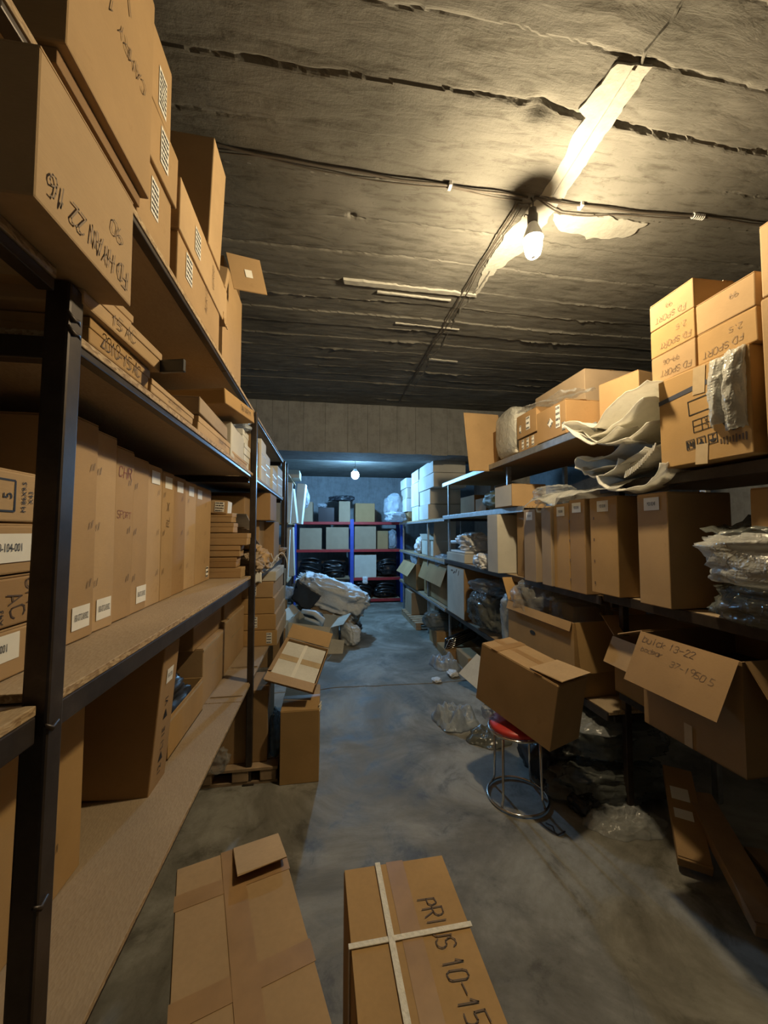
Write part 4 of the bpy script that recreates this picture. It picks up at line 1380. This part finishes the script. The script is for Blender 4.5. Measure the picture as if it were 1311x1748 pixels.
r, s, fr = carton('small brown carton between the wide open one and the marked one', 1.62, 2.1, 1.70, 1.99, .702, 1.0, 'card_tan', (0, 0, -2), opened={'nx': (245, .15), 'py': (140, .14)})
r, s = carton('dark carton behind the small brown one on the low shelf', 2.12, 2.25, 1.5, 2.1, .702, 1.05, 'card_brown')
r, s, fr = carton('large open carton with handwriting on its drooping front flap, low at the right', 1.485, 2.02, 1.215, 1.645, .712, 1.125, 'card_brown', (0, 0, 2), opened={'nx': (243, .235), 'ny': (238, .22), 'py': (200, .16), 'px': (100, .18)})
ff = fr['nx']
o0, U, V, Nn = [Vector(a) for a in ff]
V, Nn = -V, -Nn
ffr = (tuple(o0 + Nn * .0045), tuple(V.cross(Nn)), tuple(V), tuple(Nn))
writing(ffr, 'buick 13-22', -.06, .085, .028, r, 0, 'marker', .001, wd=.07)
writing(ffr, 'bodgar', -.12, .042, .022, r, 0, 'pencil', .001)
writing(ffr, '37-1950 5', .07, .015, .026, r, -4, 'pencil', .001, wd=.07)
flat_poly('clear_tape', [rect(.035, .09)], frame('nx', s), .0, -.16, 0, .002, 'clear_tape', r)
slab('contents', -.24, .24, -.19, .19, .01, .30, 'dark_plastic', r, .02)

# ---- stool and the carton on it
st = empty('metal_stool', 'round stool with red vinyl seat and thin chrome legs under the long carton', 'stool', (1.155, 2.25, 0))
lathe('seat', [(.02, .405), (.135, .405), (.155, .412), (.160, .425), (.152, .440), (.10, .446), (.02, .447)], 'red_vinyl', st, 36)
bm = bmesh.new()
tube_bm(bm, [(.163 * math.cos(t), .163 * math.sin(t), .405) for t in np.linspace(0, 2 * math.pi, 41)], .007, 8, False)
bm_obj('seat_ring', bm, 'chrome', st, True)
bm = bmesh.new()
tube_bm(bm, [(.175 * math.cos(t), .175 * math.sin(t), .012) for t in np.linspace(0, 2 * math.pi, 41)], .007, 8, False)
bm_obj('floor_ring', bm, 'chrome', st, True)
for k in range(4):
    a = R(213 + 90 * k)
    tube('leg', [(.15 * math.cos(a), .15 * math.sin(a), .405), (.155 * math.cos(a), .155 * math.sin(a), .06), (.172 * math.cos(a), .172 * math.sin(a), .014)], .0075, 'chrome', st, 10)
r, s = carton('long plain carton resting tilted on the red-seated stool', -.13, .13, -.27, .27, 0, .365, 'card_tan', (9.5, 0, 23))
r.location = (1.185, 2.215, .456)
r.location.z = .487
slab('tape', -.132, .132, .14, .19, .3655, .3668, 'tape', r, 0)
slab('tape', -.132, .132, -.17, -.12, .3655, .3668, 'tape', r, 0)
plate('flap', .20, .25, .004, 'card_light', r, Matrix(((1, 0, 0, .0), (0, -1, 0, -.085), (0, .10, -1, .372), (0, 0, 0, 1))), .002)
o = lump('plastic_bag', (.06, .08, .07), 'film_blue', None, 31, .5)
o.location = (1.0, 2.30, .35)
o.location = (1.005, 2.33, .44)
tag(o, 'small scrap of film caught under the corner of the stool carton', 'plastic')

# ---- floor clutter under the right rack
def film_heap(label, loc, size, mat, seed, rz=0, name='plastic_bag', cat='plastic bag'):
    """thin crumpled film lying in a low heap with an irregular outline"""
    na, nr = 72, 26
    vs, fs = [(0, 0, size[2])], []
    for j in range(1, nr + 1):
        r0 = j / nr
        for i in range(na):
            a = 2 * math.pi * i / na
            ca, sa = math.cos(a), math.sin(a)
            rim = 1 + .28 * noise.noise(Vector((ca * 1.3 + seed, sa * 1.3, 0))) + .10 * noise.noise(Vector((ca * 4 + seed, sa * 4, 3)))
            x, y = ca * r0 * rim, sa * r0 * rim
            dv = noise.voronoi(Vector((x * 2.6 + seed, y * 2.6 - seed, .3)))[0]
            dw = noise.voronoi(Vector((x * 6 - seed, y * 6, .7)))[0]
            rg = 1 - min(1, (dv[1] - dv[0]) / .45)
            rh = 1 - min(1, (dw[1] - dw[0]) / .4)
            env = (1 - r0 ** 2.2)
            z = size[2] * (min(1, env * 2.2) * (.30 + .55 * noise.noise(Vector((x * 1.9, y * 1.9, seed))) + .22 * rg) + .12 * rh * (1 - .6 * r0))
            vs.append((x * size[0] / 2, y * size[1] / 2, max(.0015, z)))
    vs[0] = (0, 0, sum(v[2] for v in vs[1:na + 1]) / na)
    for i in range(na):
        fs.append((0, 1 + i, 1 + (i + 1) % na))
    for j in range(nr - 1):
        for i in range(na):
            a, c = 1 + j * na + i, 1 + j * na + (i + 1) % na
            fs.append((a, a + na, c + na, c))
    o = link(name, mesh(name, vs, fs, True), mat)
    md = o.modifiers.new('thickness', 'SOLIDIFY')
    md.thickness = .0012
    md.offset = 1
    o.location = loc
    o.rotation_euler.z = R(rz)
    return tag(o, label, cat)


def bag(label, loc, size, mat, seed, amp=.4, rz=0, name='plastic_bag', cat='plastic bag', sc=1.8):
    o = lump(name, size, mat, None, seed, amp, sc, 1.0, 64, 42)
    o.location = loc
    o.rotation_euler.z = R(rz)
    return tag(o, label, cat)


bag('wrapped grey bumper piece on the floor behind the stool, uppermost', (1.74, 2.27, .21), (.64, .36, .22), 'film_grey', 41, .45, -8, 'wrapped_part', 'wrapped part')
bag('long wrapped dark part on the floor beneath the uppermost wrapped one', (1.72, 2.20, .0), (.72, .34, .21), 'film_grey', 43, .40, -6, 'wrapped_part', 'wrapped part')
film_heap('flat clear bag lying on the floor in front of the wrapped parts', (1.64, 1.97, 0), (.46, .26, .085), 'film_clear', 45, -6)
bag('black plastic lump on the floor between stool and wrapped parts', (1.43, 2.42, 0), (.26, .34, .30), 'dark_plastic', 47, .35, 0, 'black_part', 'car part')
bag('dark piece of trim on the floor beside the flat clear bag', (1.50, 2.10, 0), (.20, .14, .10), 'black_plastic', 48, .4, 30, 'black_part', 'car part')
film_heap('clear plastic bag on the floor at the far side of the stool', (1.08, 3.20, 0.004), (.36, .42, .17), 'film_blue', 51, 25)
film_heap('grey film sheet spread beside the bag beyond the stool', (1.28, 2.90, 0), (.36, .30, .07), 'film_grey', 52, 0)
film_heap('glittering bubble wrap scrap on the floor near the grille', (1.42, 4.50, 0), (.36, .44, .15), 'film_blue', 53, 15)
bag('small white debris on the bare floor in the aisle', (1.18, 4.05, 0), (.09, .12, .03), 'white_plastic', 55, .6, 0, 'paper_scrap', 'paper')
bag('little white scrap on the floor between bubble wrap and long carton', (1.40, 4.18, 0), (.10, .14, .05), 'white_plastic', 56, .6, 0, 'paper_scrap', 'paper')
o = slab('cardboard_sheet', -.14, .14, -.20, .20, -.003, .003, 'card_white', None, .001)
o.location = (1.56, 3.72, .16)
o.rotation_euler = (R(25), R(-38), R(12))
tag(o, 'white board leaning on the floor just beyond the long stool carton', 'cardboard')
carton('brown carton low under the right rack behind the stool carton', 1.66, 2.1, 2.55, 3.0, 0, .30, 'card_brown', (0, 0, -6))
bm = bmesh.new()
for q, (pts) in enumerate(([(1.17, 2.03, .012), (1.19, 1.98, .008), (1.22, 1.94, .006)], [(1.20, 2.02, .010), (1.215, 1.98, .02), (1.21, 1.95, .006)], [(1.22, 1.94, .006), (1.27, 1.955, .006)])):
    tube_bm(bm, pts, .004, 5)
o = bm_obj('twig', bm, 'twig')
tag(o, 'dark forked twig on the floor in front of the stool', 'twig')
# long flat cartons leaning under the rack
lb = [((1.98, 1.98, .22), (1.70, 1.62, .03), .13, .05, 'card_brown', 'flat long carton with white stickers lying under the low shelf'),
      ((1.98, 1.86, .16), (1.70, 1.30, .04), .12, .05, 'plank_wood', 'long brown carton edge beside the stickered one under the low shelf')]
for k, (a, c, w_, t_, mm, lab) in enumerate(lb):
    a, c = Vector(a), Vector(c)
    L = (a - c).length
    d = (a - c).normalized()
    e = empty('long_carton', lab, 'box', tuple(c))
    sd = Vector((d.y, -d.x, 0)).normalized()
    up = sd.cross(d)
    M = Matrix((sd, d, up)).transposed().to_4x4()
    bm = bmesh.new()
    box_bm(bm, (0, L / 2, t_ / 2), (w_, L, t_), None, .003)
    bm.transform(M)
    bm_obj('body', bm, mm, e)
    bm = bmesh.new()
    box_bm(bm, (0, L * .5, t_ + .003), (w_ * .98, L * .96, .004), None, .001)
    bm.transform(M)
    bm_obj('flap', bm, mm, e)
    if k == 0:
        for (u0, ln) in ((.30, .07), (.20, .05)):
            bm = bmesh.new()
            box_bm(bm, (-.01, L * u0 / .45, t_ + .0062), (w_ * .6, ln, .001))
            bm.transform(M)
            bm_obj('sticker', bm, 'paper', e)
o = slab('wood_offcut', -.30, .30, -.04, .04, 0, .022, 'plank_wood', None, .003)
o.location = (2.02, 1.42, .0)
o.rotation_euler = (0, 0, R(70))
tag(o, 'dark wooden offcut on the floor in the shade at the lower right', 'plank')

# ================================================================== FOREGROUND CARTONS
r, s = carton('foreground floor carton at the left, brown tape across it and one flap end raised', -.165, .165, -.46, .46, 0, .50, 'card_tan', (0, 0, 17.5), tape=False)
r.location = (-.175, 1.005, 0)
for (y0, y1) in ((.30, .355), (.0, .06), (-.30, -.24)):
    slab('tape', -.167, .167, y0, y1, .5003, .5012, 'tape', r, 0)
slab('tape', -.032, .032, -.46, .462, .5013, .502, 'tape', r, 0)
plate('flap', .145, .155, .004, 'card_light', r, Matrix(((1, 0, 0, .083), (0, -1, 0, .46), (0, .16, -1, .504), (0, 0, 0, 1))), .003)
r, s = carton('foreground floor carton marked PRIUS 10-15, tied with white tape both ways', -.167, .167, -.42, .42, 0, .50, 'card_orange', (0, 0, 1.5), tape=False)
r.location = (.245, .895, 0)
f = frame('top', s)
writing(f, 'PRIUS 10-15 S', .088, .10, .052, r, -84, 'marker', .003, wd=.06, wf=.42)
slab('tape', -.028, .028, -.42, .422, .5003, .5012, 'tape', r, 0)
slab('strap', -.172, .172, .175, .190, .5012, .504, 'rope', r, .001, (0, 0, 0))
slab('strap', -.065, -.048, -.421, .421, .504, .5065, 'rope', r, .001, (0, 0, 0))
slab('strap', -.172, -.1685, .175, .190, .0, .5012, 'rope', r, .0005)

# ================================================================== FAR BAY
# blue and red pallet rack across the back
bk = empty('pallet_rack', 'blue upright rack with red beams across the back of the far bay', 'rack', (.58, 8.6, 0))


def bk_(name, x0, x1, y0, y1, z0, z1, mat, bev=.003):
    return rk(name, x0, x1, y0, y1, z0, z1, mat, bev, None, bk)


for x in (-.66, .585, 1.72):
    for y in (8.60, 9.12):
        bk_('upright', x - .04, x + .04, y - .03, y + .03, 0, 1.86, 'blue_steel')
for (a, c, zs) in ((-.62, .545, (1.78, 1.17, .10)), (.625, 1.68, (1.78, 1.17, .54, .07))):
    for z in zs:
        bk_('beam', a, c, 8.575, 8.61, z - .04, z + .02, 'red_steel')
        bk_('beam', a, c, 9.11, 9.145, z - .04, z + .02, 'red_steel')
        bk_('deck', a, c, 8.612, 9.108, z + .0, z + .016, 'chipboard')
G_BK = 'cartons on the back rack'
for (a, c, z0, z1, mm, lab) in ((-.56, -.08, 1.19, 1.66, 'card_grey', 'leftmost grey-brown carton on the second level of the back rack'), (.02, .52, 1.19, 1.68, 'card_grey', 'carton left of the blue upright on the second level of the back rack'),
                                (.65, 1.13, 1.19, 1.70, 'card_grey', 'carton right of the blue upright on the second level of the back rack'), (1.16, 1.40, 1.19, 1.60, 'card_brown', 'narrow carton beside the blue bubble pack on the back rack'),
                                (.65, 1.14, .56, 1.06, 'card_pale', 'square pale carton on the third level of the back rack'), (-.40, .44, .12, .50, 'card_tan', 'low wide carton at the bottom left of the back rack'),
                                (-.50, -.28, 1.80, 2.24, 'card_grey', 'leftmost carton standing on top of the back rack'), (-.15, .20, 1.80, 2.12, 'dark_plastic', 'dark box second from left on top of the back rack'),
                                (.30, .55, 1.80, 2.26, 'card_grey', 'carton on top of the back rack just left of the blue upright'), (.66, 1.10, 1.80, 2.22, 'card_brown', 'brown carton on top of the back rack right of the blue upright')):
    carton(lab, a, c, 8.63, 9.08, z0, z1, mm, (0, 0, rnd.uniform(-2, 2)), group=G_BK)
bag('blue bubble-wrapped pack at the right of the back rack second level', (1.52, 8.80, 1.187), (.22, .30, .42), 'film_blue', 61, .3, 0, 'wrapped_part', 'wrapped part')
for k, (x, z, sx_, h, lab) in enumerate(((-.30, .56, .5, .5, 'shiny black bumper parts heaped at the left of the back rack'), (.20, .56, .55, .42, 'black moulded parts next to the blue upright at the left'), (1.40, .56, .46, .45, 'black film-wrapped part at the right end of the back rack third level'),
                                          (.85, .09, .40, .38, 'black parts on the lowest right level, beside the white piece'), (1.35, .09, .5, .36, 'black parts at the right end of the lowest level'))):
    root = empty('black_parts', lab, 'car part', (x, 8.82, z))
    lump('shell', (sx_, .42, h * .8), 'black_plastic', root, 70 + k, .45, 1.8, .9)
    rs = random.Random(k)
    for q in range(4):
        a0 = rs.uniform(0, 2)
        zq = h * (.25 + .17 * q)
        tube('moulding', [(-sx_ * .42 + sx_ * .84 * t, -.20 - .03 * math.sin(3 * t + a0), zq + .06 * math.sin(2.5 * t + a0)) for t in np.linspace(0, 1, 9)], [.012, .02, .024, .026, .026, .024, .02, .016, .01], 'black_plastic', root, 8)
# the left half keeps a deck under its black parts
bk_('beam', -.62, .545, 8.575, 8.61, .50, .54, 'dark_steel')
bk_('deck', -.62, .545, 8.612, 9.108, .54, .556, 'chipboard')
bag('white moulded piece on the lowest level of the back rack', (.88, 8.60, .42), (.13, .10, .16), 'white_plastic', 81, .4, 0, 'white_part', 'car part')
bag('black twisted part lying on top of the back rack near the middle', (.36, 8.80, 2.262), (.5, .3, .14), 'dark_plastic', 83, .7, 0, 'black_part', 'car part')
bag('film-wrapped piece on top of the back rack at the left', (-.08, 8.75, 2.122), (.2, .2, .10), 'film_blue', 84, .5)

# left rack of the far bay
lr = empty('storage_rack', 'dark rack on the left side of the far bay behind the floor pile', 'rack', (-.55, 6.2, 0))
for y in (5.85, 7.2):
    rk('post', -.60, -.56, y - .02, y + .02, 0, 2.6, 'dark_steel', .004, None, lr)
    rk('post', -1.1, -1.06, y - .02, y + .02, 0, 2.6, 'dark_steel', .004, None, lr)
for z in (.85, 1.72, 2.45):
    rk('shelf_board', -1.1, -.545, 5.85, 7.22, z - .02, z, 'chipboard', .002, None, lr)
G_LF = 'pale cartons on the left rack of the far bay'
carton('flat pale carton lying on the very top of the far left rack', -1.05, -.42, 6.3, 6.75, 2.452, 2.58, 'card_pale', group=G_LF)
for k, (x0, x1, y0, z0, z1, rx, ry, lab) in enumerate(((-.72, -.56, 6.30, 1.722, 2.38, 2, 3, 'tall pale long carton upright on the far left rack, nearest'), (-.62, -.46, 6.55, 1.722, 2.30, 3, -6, 'second tall pale long carton on the far left rack, leaning'),
                                                     (-.54, -.40, 6.80, 1.722, 2.42, -2, 5, 'third tall pale long carton on the far left rack, tilted outward'), (-.75, -.60, 6.05, 1.722, 2.2, 0, 0, 'shorter pale carton at the near end of the far left rack'),
                                                     (-.70, -.58, 6.25, .852, 1.62, 0, 2, 'pale upright carton on the lower level of the far left rack, nearer'), (-.64, -.50, 6.55, .852, 1.66, 0, -2, 'pale upright carton on the lower level of the far left rack, farther'))):
    r, s = carton(lab, x0, x1, y0, y0 + .16, z0, z1, 'card_pale' if k % 2 else 'card_white', (rx, ry, rnd.uniform(-8, 8)), group=G_LF)
bag('glossy film bundle hanging at the outer end of the far left rack', (-.38, 7.05, 2.0), (.16, .2, .36), 'film_blue', 86, .4)
carton('pale box on the floor-level stack by the third post', -.85, -.46, 4.75, 5.15, .0, .45, 'card_brown')
carton('dark upright carton with bright edges by the third post', -.95, -.50, 4.78, 5.12, .453, 1.12, 'card_brown')
carton('pale low carton between the third post and the floor pile', -1.0, -.60, 5.25, 5.62, .0, .62, 'card_pale')
carton('thin white carton lying in front of the pale low one', -.95, -.62, 5.30, 5.6, .623, .72, 'card_white')

# pile on the floor of the far bay
r, s, fr = carton('open pale carton on the floor pile with lamp housing inside, flaps torn', -.30, .30, -.24, .24, 0, .36, 'card_pale', (6, 5, -16), opened={'ny': (235, .22), 'px': (160, .16), 'nx': (140, .14)})
r.location = (-.16, 5.50, .03)
fo2 = slab('cardboard_sheet', -.25, .25, -.10, .10, -.004, .004, 'card_pale', None, .001)
fo2.location = (.0, 5.20, .085)
fo2.rotation_euler = (R(60), R(6), R(-8))
tag(fo2, 'torn pale flap board standing at the foot of the floor pile', 'cardboard')
fo3 = slab('cardboard_sheet', -.03, .03, -.02, .02, 0, .34, 'card_pale', None, .001)
fo3.location = (-.50, 5.25, .0)
fo3.rotation_euler = (0, R(-28), 0)
tag(fo3, 'narrow pale strip leaning at the left of the floor pile', 'cardboard')
hl = empty('headlight_housing', 'white and grey lamp housing sticking out of the open pale carton', 'car part', (-.17, 5.42, .40), (20, 18, -14))
bm = bmesh.new()
tube_bm(bm, [(-.16, 0, .06), (.02, -.01, .10), (.15, -.01, .04), (.16, -.01, -.02), (.05, -.01, -.02), (-.10, 0, -.03)], [.03, .04, .04, .035, .03, .02], 10)
bm_obj('frame', bm, 'white_plastic', hl, True)
lump('lens', (.28, .12, .12), 'dark_plastic', hl, 90, .2).location = (0, .05, -.04)
wb = empty('sack', 'bulging white woven sack of parts on the floor pile', 'sack', (.06, 6.12, .33), (0, 17, -14))
lump('cloth', (1.06, .62, .50), 'woven_bag', wb, 91.5, .42, 2.2, 1.5, 90, 56, .62)
lump('underside', (1.0, .60, .30), 'card_grey', wb, 93, .3, 1.6, .9).location = (0, .0, -.10)
bm = bmesh.new()
tube_bm(bm, [(-.50, -.10, .48), (-.55, -.22, .34), (-.50, -.30, .16), (-.30, -.34, .06), (.05, -.35, .03), (.3, -.3, .03)], [.014, .022, .024, .024, .02, .012], 7)
bm_obj('rim', bm, 'card_grey', wb, True)
sheet('mouth_shade', lambda u, v: (-.53 + .42 * u * (1 - .3 * v), -.375 + .01 * fbm((u, v, 2), 3), .42 - .30 * v - .12 * u + .03 * fbm((u, v, 5), 3)), 14, 10, 'dark_plastic', wb, .006)  # dark sheet standing in for the shade inside the open sack
bag('small white sack at the right foot of the floor pile', (.36, 5.55, 0), (.20, .34, .28), 'woven_bag', 95, .4, 30, 'sack', 'sack')
bag('dark rag under the right end of the white sack', (.42, 6.20, 0), (.3, .5, .16), 'dark_plastic', 96, .4, 0, 'rag', 'cloth')
bag('clear plastic on top of the pile beside the third post', (-.62, 5.74, .612), (.3, .14, .2), 'film_blue', 97, .5)
carton('hidden carton that carries the plastic beside the white sack', -.92, -.54, 5.70, 5.82, 0, .61, 'card_brown')

# right side of the far bay
rf = empty('storage_rack', 'rack on the right side of the far bay stacked with pale cartons', 'rack', (1.6, 6.4, 0))
for y in (5.95, 7.9):
    rk('post', 1.60, 1.63, y - .015, y + .015, 0, 1.755, 'galv', .003, None, rf)
    rk('post', 2.15, 2.18, y - .015, y + .015, 0, 1.755, 'galv', .003, None, rf)
for z in (.57, 1.20, 1.78):
    rk('shelf_board', 1.585, 2.2, 5.0, 8.2, z - .02, z, 'chipboard', .002, None, rf)
    rk('front_rail', 1.578, 1.60, 5.0, 8.2, z - .05, z - .0205, 'galv', .002, None, rf)
G_RF = 'pale cartons stacked high on the far right rack'
def lab_rf(k):
    return ['lowest pale carton in the near column of the far right stack', 'second pale carton in the near column of the far right stack', 'third, larger pale carton in the near column of the far right stack', 'topmost pale carton in the near column of the far right stack',
            'lowest pale carton in the middle column of the far right stack', 'tall pale carton in the middle column of the far right stack', 'top pale carton in the middle column of the far right stack',
            'lowest pale carton in the far column of the far right stack', 'middle pale carton in the far column of the far right stack', 'top pale carton in the far column of the far right stack'][k]
k = 0
for (y0, y1, zs) in ((5.55, 6.42, (1.782, 2.02, 2.26, 2.48, 2.68)), (6.50, 7.05, (1.782, 2.04, 2.46, 2.68)), (7.45, 8.05, (1.98, 2.25, 2.46, 2.66))):
    for a, c in zip(zs[:-1], zs[1:]):
        yy0 = y0 + (.25 if (k < 2) else 0)
        r, s = carton(lab_rf(k), 1.59 + rnd.uniform(-.015, .015), 2.1, yy0, y1, a, c - .006, 'card_white' if k != 8 else 'card_pale', (0, 0, rnd.uniform(-1.5, 1.5)), group=G_RF)
        f = frame('nx', s)
        flat_poly('seam_line', [rect(.004, s[2] * .96)], f, s[1] * .08, 0, 0, .002, 'card_grey', r)
        k += 1
carton('brown carton that carries the far column of the far right stack', 1.62, 2.1, 7.45, 8.05, 1.782, 1.976, 'card_brown')
bag('blue-white film bag draped at the far end of the far right stack', (1.42, 8.05, 1.87), (.34, .5, .5), 'film_blue', 101, .4)
bag('crumpled light film under the draped film bag', (1.40, 7.6, 1.782), (.4, .5, .2), 'film_blue', 103, .5)
# 1.2 level
r, s, fr = carton('open carton with upright flap on the middle shelf of the far right rack', 1.64, 2.0, 5.75, 6.45, 1.202, 1.44, 'card_pale', opened={'ny': (95, .30), 'py': (150, .2)})
bag('white plastic scrap behind the upright-flap carton', (1.75, 6.7, 1.202), (.3, .3, .30), 'white_plastic', 105, .5, 0, 'plastic_part', 'plastic')
r, s = carton('flat pale carton on the middle shelf edge, white tray lying on it', 1.57, 2.0, 4.22, 4.86, 1.228, 1.33, 'card_pale')
tr_ = slab('plastic_tray', 1.60, 1.98, 4.28, 4.80, 1.333, 1.36, 'white_plastic', None, .01)
tag(tr_, 'white flat plastic tray on the flat pale carton', 'tray')
bag('white moulded plastic parts heaped on the flat tray', (1.78, 4.40, 1.361), (.34, .44, .20), 'white_plastic', 107, .6, 0, 'plastic_part', 'plastic')
o = tube('plastic_tube', [(1.60, 4.75, 1.46), (1.75, 4.35, 1.47)], .02, 'white_plastic', None, 12)
tag(o, 'short white tube sticking out above the plastic tray', 'tube')
bag('white plastic handle drooping below the shelf edge by the tall pale carton', (1.55, 3.62, 1.228), (.16, .26, .14), 'white_plastic', 109, .5, 0, 'plastic_part', 'plastic')
# low level
r, s, fr = carton('open carton with bubble film and hanging pale flap, low on the far right rack', 1.56, 2.05, 6.55, 7.6, .575, 1.02, 'card_tan', opened={'nx': (235, .26), 'ny': (130, .2)})
bag('bright bubble film rising from the low open carton far right', (1.80, 7.0, .80), (.40, .6, .42), 'film_blue', 111, .35)
r, s, fr = carton('big open carton with pale hanging flap next to the galvanised post', 1.64, 2.1, 5.02, 6.30, .575, 1.12, 'card_brown', opened={'nx': (250, .30), 'py': (110, .2)})
bag('white film heap in the big open carton by the galvanised post', (1.82, 5.6, .98), (.4, .8, .26), 'film_blue', 113, .4)
r, s = carton('tall pale-faced carton on the low shelf just before the galvanised post', 1.57, 2.0, 4.24, 4.85, .575, 1.16, 'card_brown')
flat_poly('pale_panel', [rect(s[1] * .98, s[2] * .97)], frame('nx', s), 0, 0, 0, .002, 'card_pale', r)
for q in range(4):
    flat_poly('scuff', [[(-.04, 0), (.03, .012), (.05, -.006), (-.01, -.014)]], frame('nx', s), -.12 + .08 * q, s[2] / 2 - .05 - .02 * (q % 2), 20 * q, .003, 'marker', r)
bag('clear wrapped parts sagging from the low shelf beside the tall pale-faced carton', (1.72, 3.80, .575), (.42, .60, .42), 'film_grey', 115, .4, 0, 'wrapped_part', 'wrapped part')
bag('shiny film roll on top of the sagging wrapped parts', (1.70, 3.75, .96), (.36, .6, .14), 'film_clear', 117, .4, 0, 'wrapped_part', 'wrapped part')
carton('greyish carton under the film at the far end of the wide open carton', 1.66, 2.1, 3.20, 3.38, .575, .95, 'card_grey')
# floor level
p2 = empty('wooden_pallet', 'long wooden pallet on the floor at the far right', 'pallet', (1.75, 6.75, 0))
for xx in (-.25, 0, .25):
    slab('runner', xx - .04, xx + .04, -.6, .6, .0, .09, 'pallet_wood', p2)
for q in range(8):
    slab('deck_board', -.3, .3, -.6 + .15 * q, -.49 + .15 * q, .091, .11, 'pallet_wood', p2)
carton('olive-brown carton on the far right pallet', 1.52, 2.0, 6.75, 7.3, .112, .50, 'card_grey')
carton('dusty pale carton on the floor by the far right pallet', 1.64, 1.98, 5.70, 6.08, .30, .52, 'card_pale')
carton('carton under the dusty pale one on the floor far right', 1.64, 1.98, 5.65, 6.10, 0, .297, 'card_white')
bag('grey-green film-wrapped roll on the floor before the dusty pale carton', (1.66, 5.42, .20), (.5, .34, .24), 'film_grey', 121, .3, 0, 'wrapped_part', 'wrapped part')
carton('low carton under the film-wrapped roll on the floor', 1.53, 1.95, 5.22, 5.60, 0, .20, 'card_tan')
gr = empty('car_grille', 'black car grille with bright chrome bars on the floor under the right rack', 'car part', (1.64, 4.86, .11), (28, -14, 14))
bm = bmesh.new()
box_bm(bm, (.12, 0, .09), (.50, .05, .20), None, .02)
bm_obj('shell', bm, 'black_plastic', gr)
for q in range(5):
    zq = .02 + .035 * q
    tube('chrome_bar', [(-.14 + .02 * q, -.03, zq), (.05, -.035, zq), (.30, -.03, zq)], .006, 'chrome', gr, 8)
tube('chrome_bar', [(-.16, -.03, .0), (-.10, -.032, .19), (.10, -.032, .20)], .007, 'chrome', gr, 8)
carton('brown carton supporting the grille on the floor', 1.50, 1.98, 4.66, 5.10, 0, .10, 'card_brown')
carton('open-looking low brown carton on the floor between the grille and the bubble scrap', 1.60, 2.0, 4.22, 4.62, 0, .16, 'card_tan')

film_heap('crinkled film on top of the wrapped bumper piece behind the stool', (1.66, 2.20, .425), (.40, .30, .08), 'film_clear', 131, 20)
film_heap('film crumpled over the parts in the wide open carton', (1.76, 2.62, 1.10), (.34, .40, .10), 'film_clear', 133, 0)
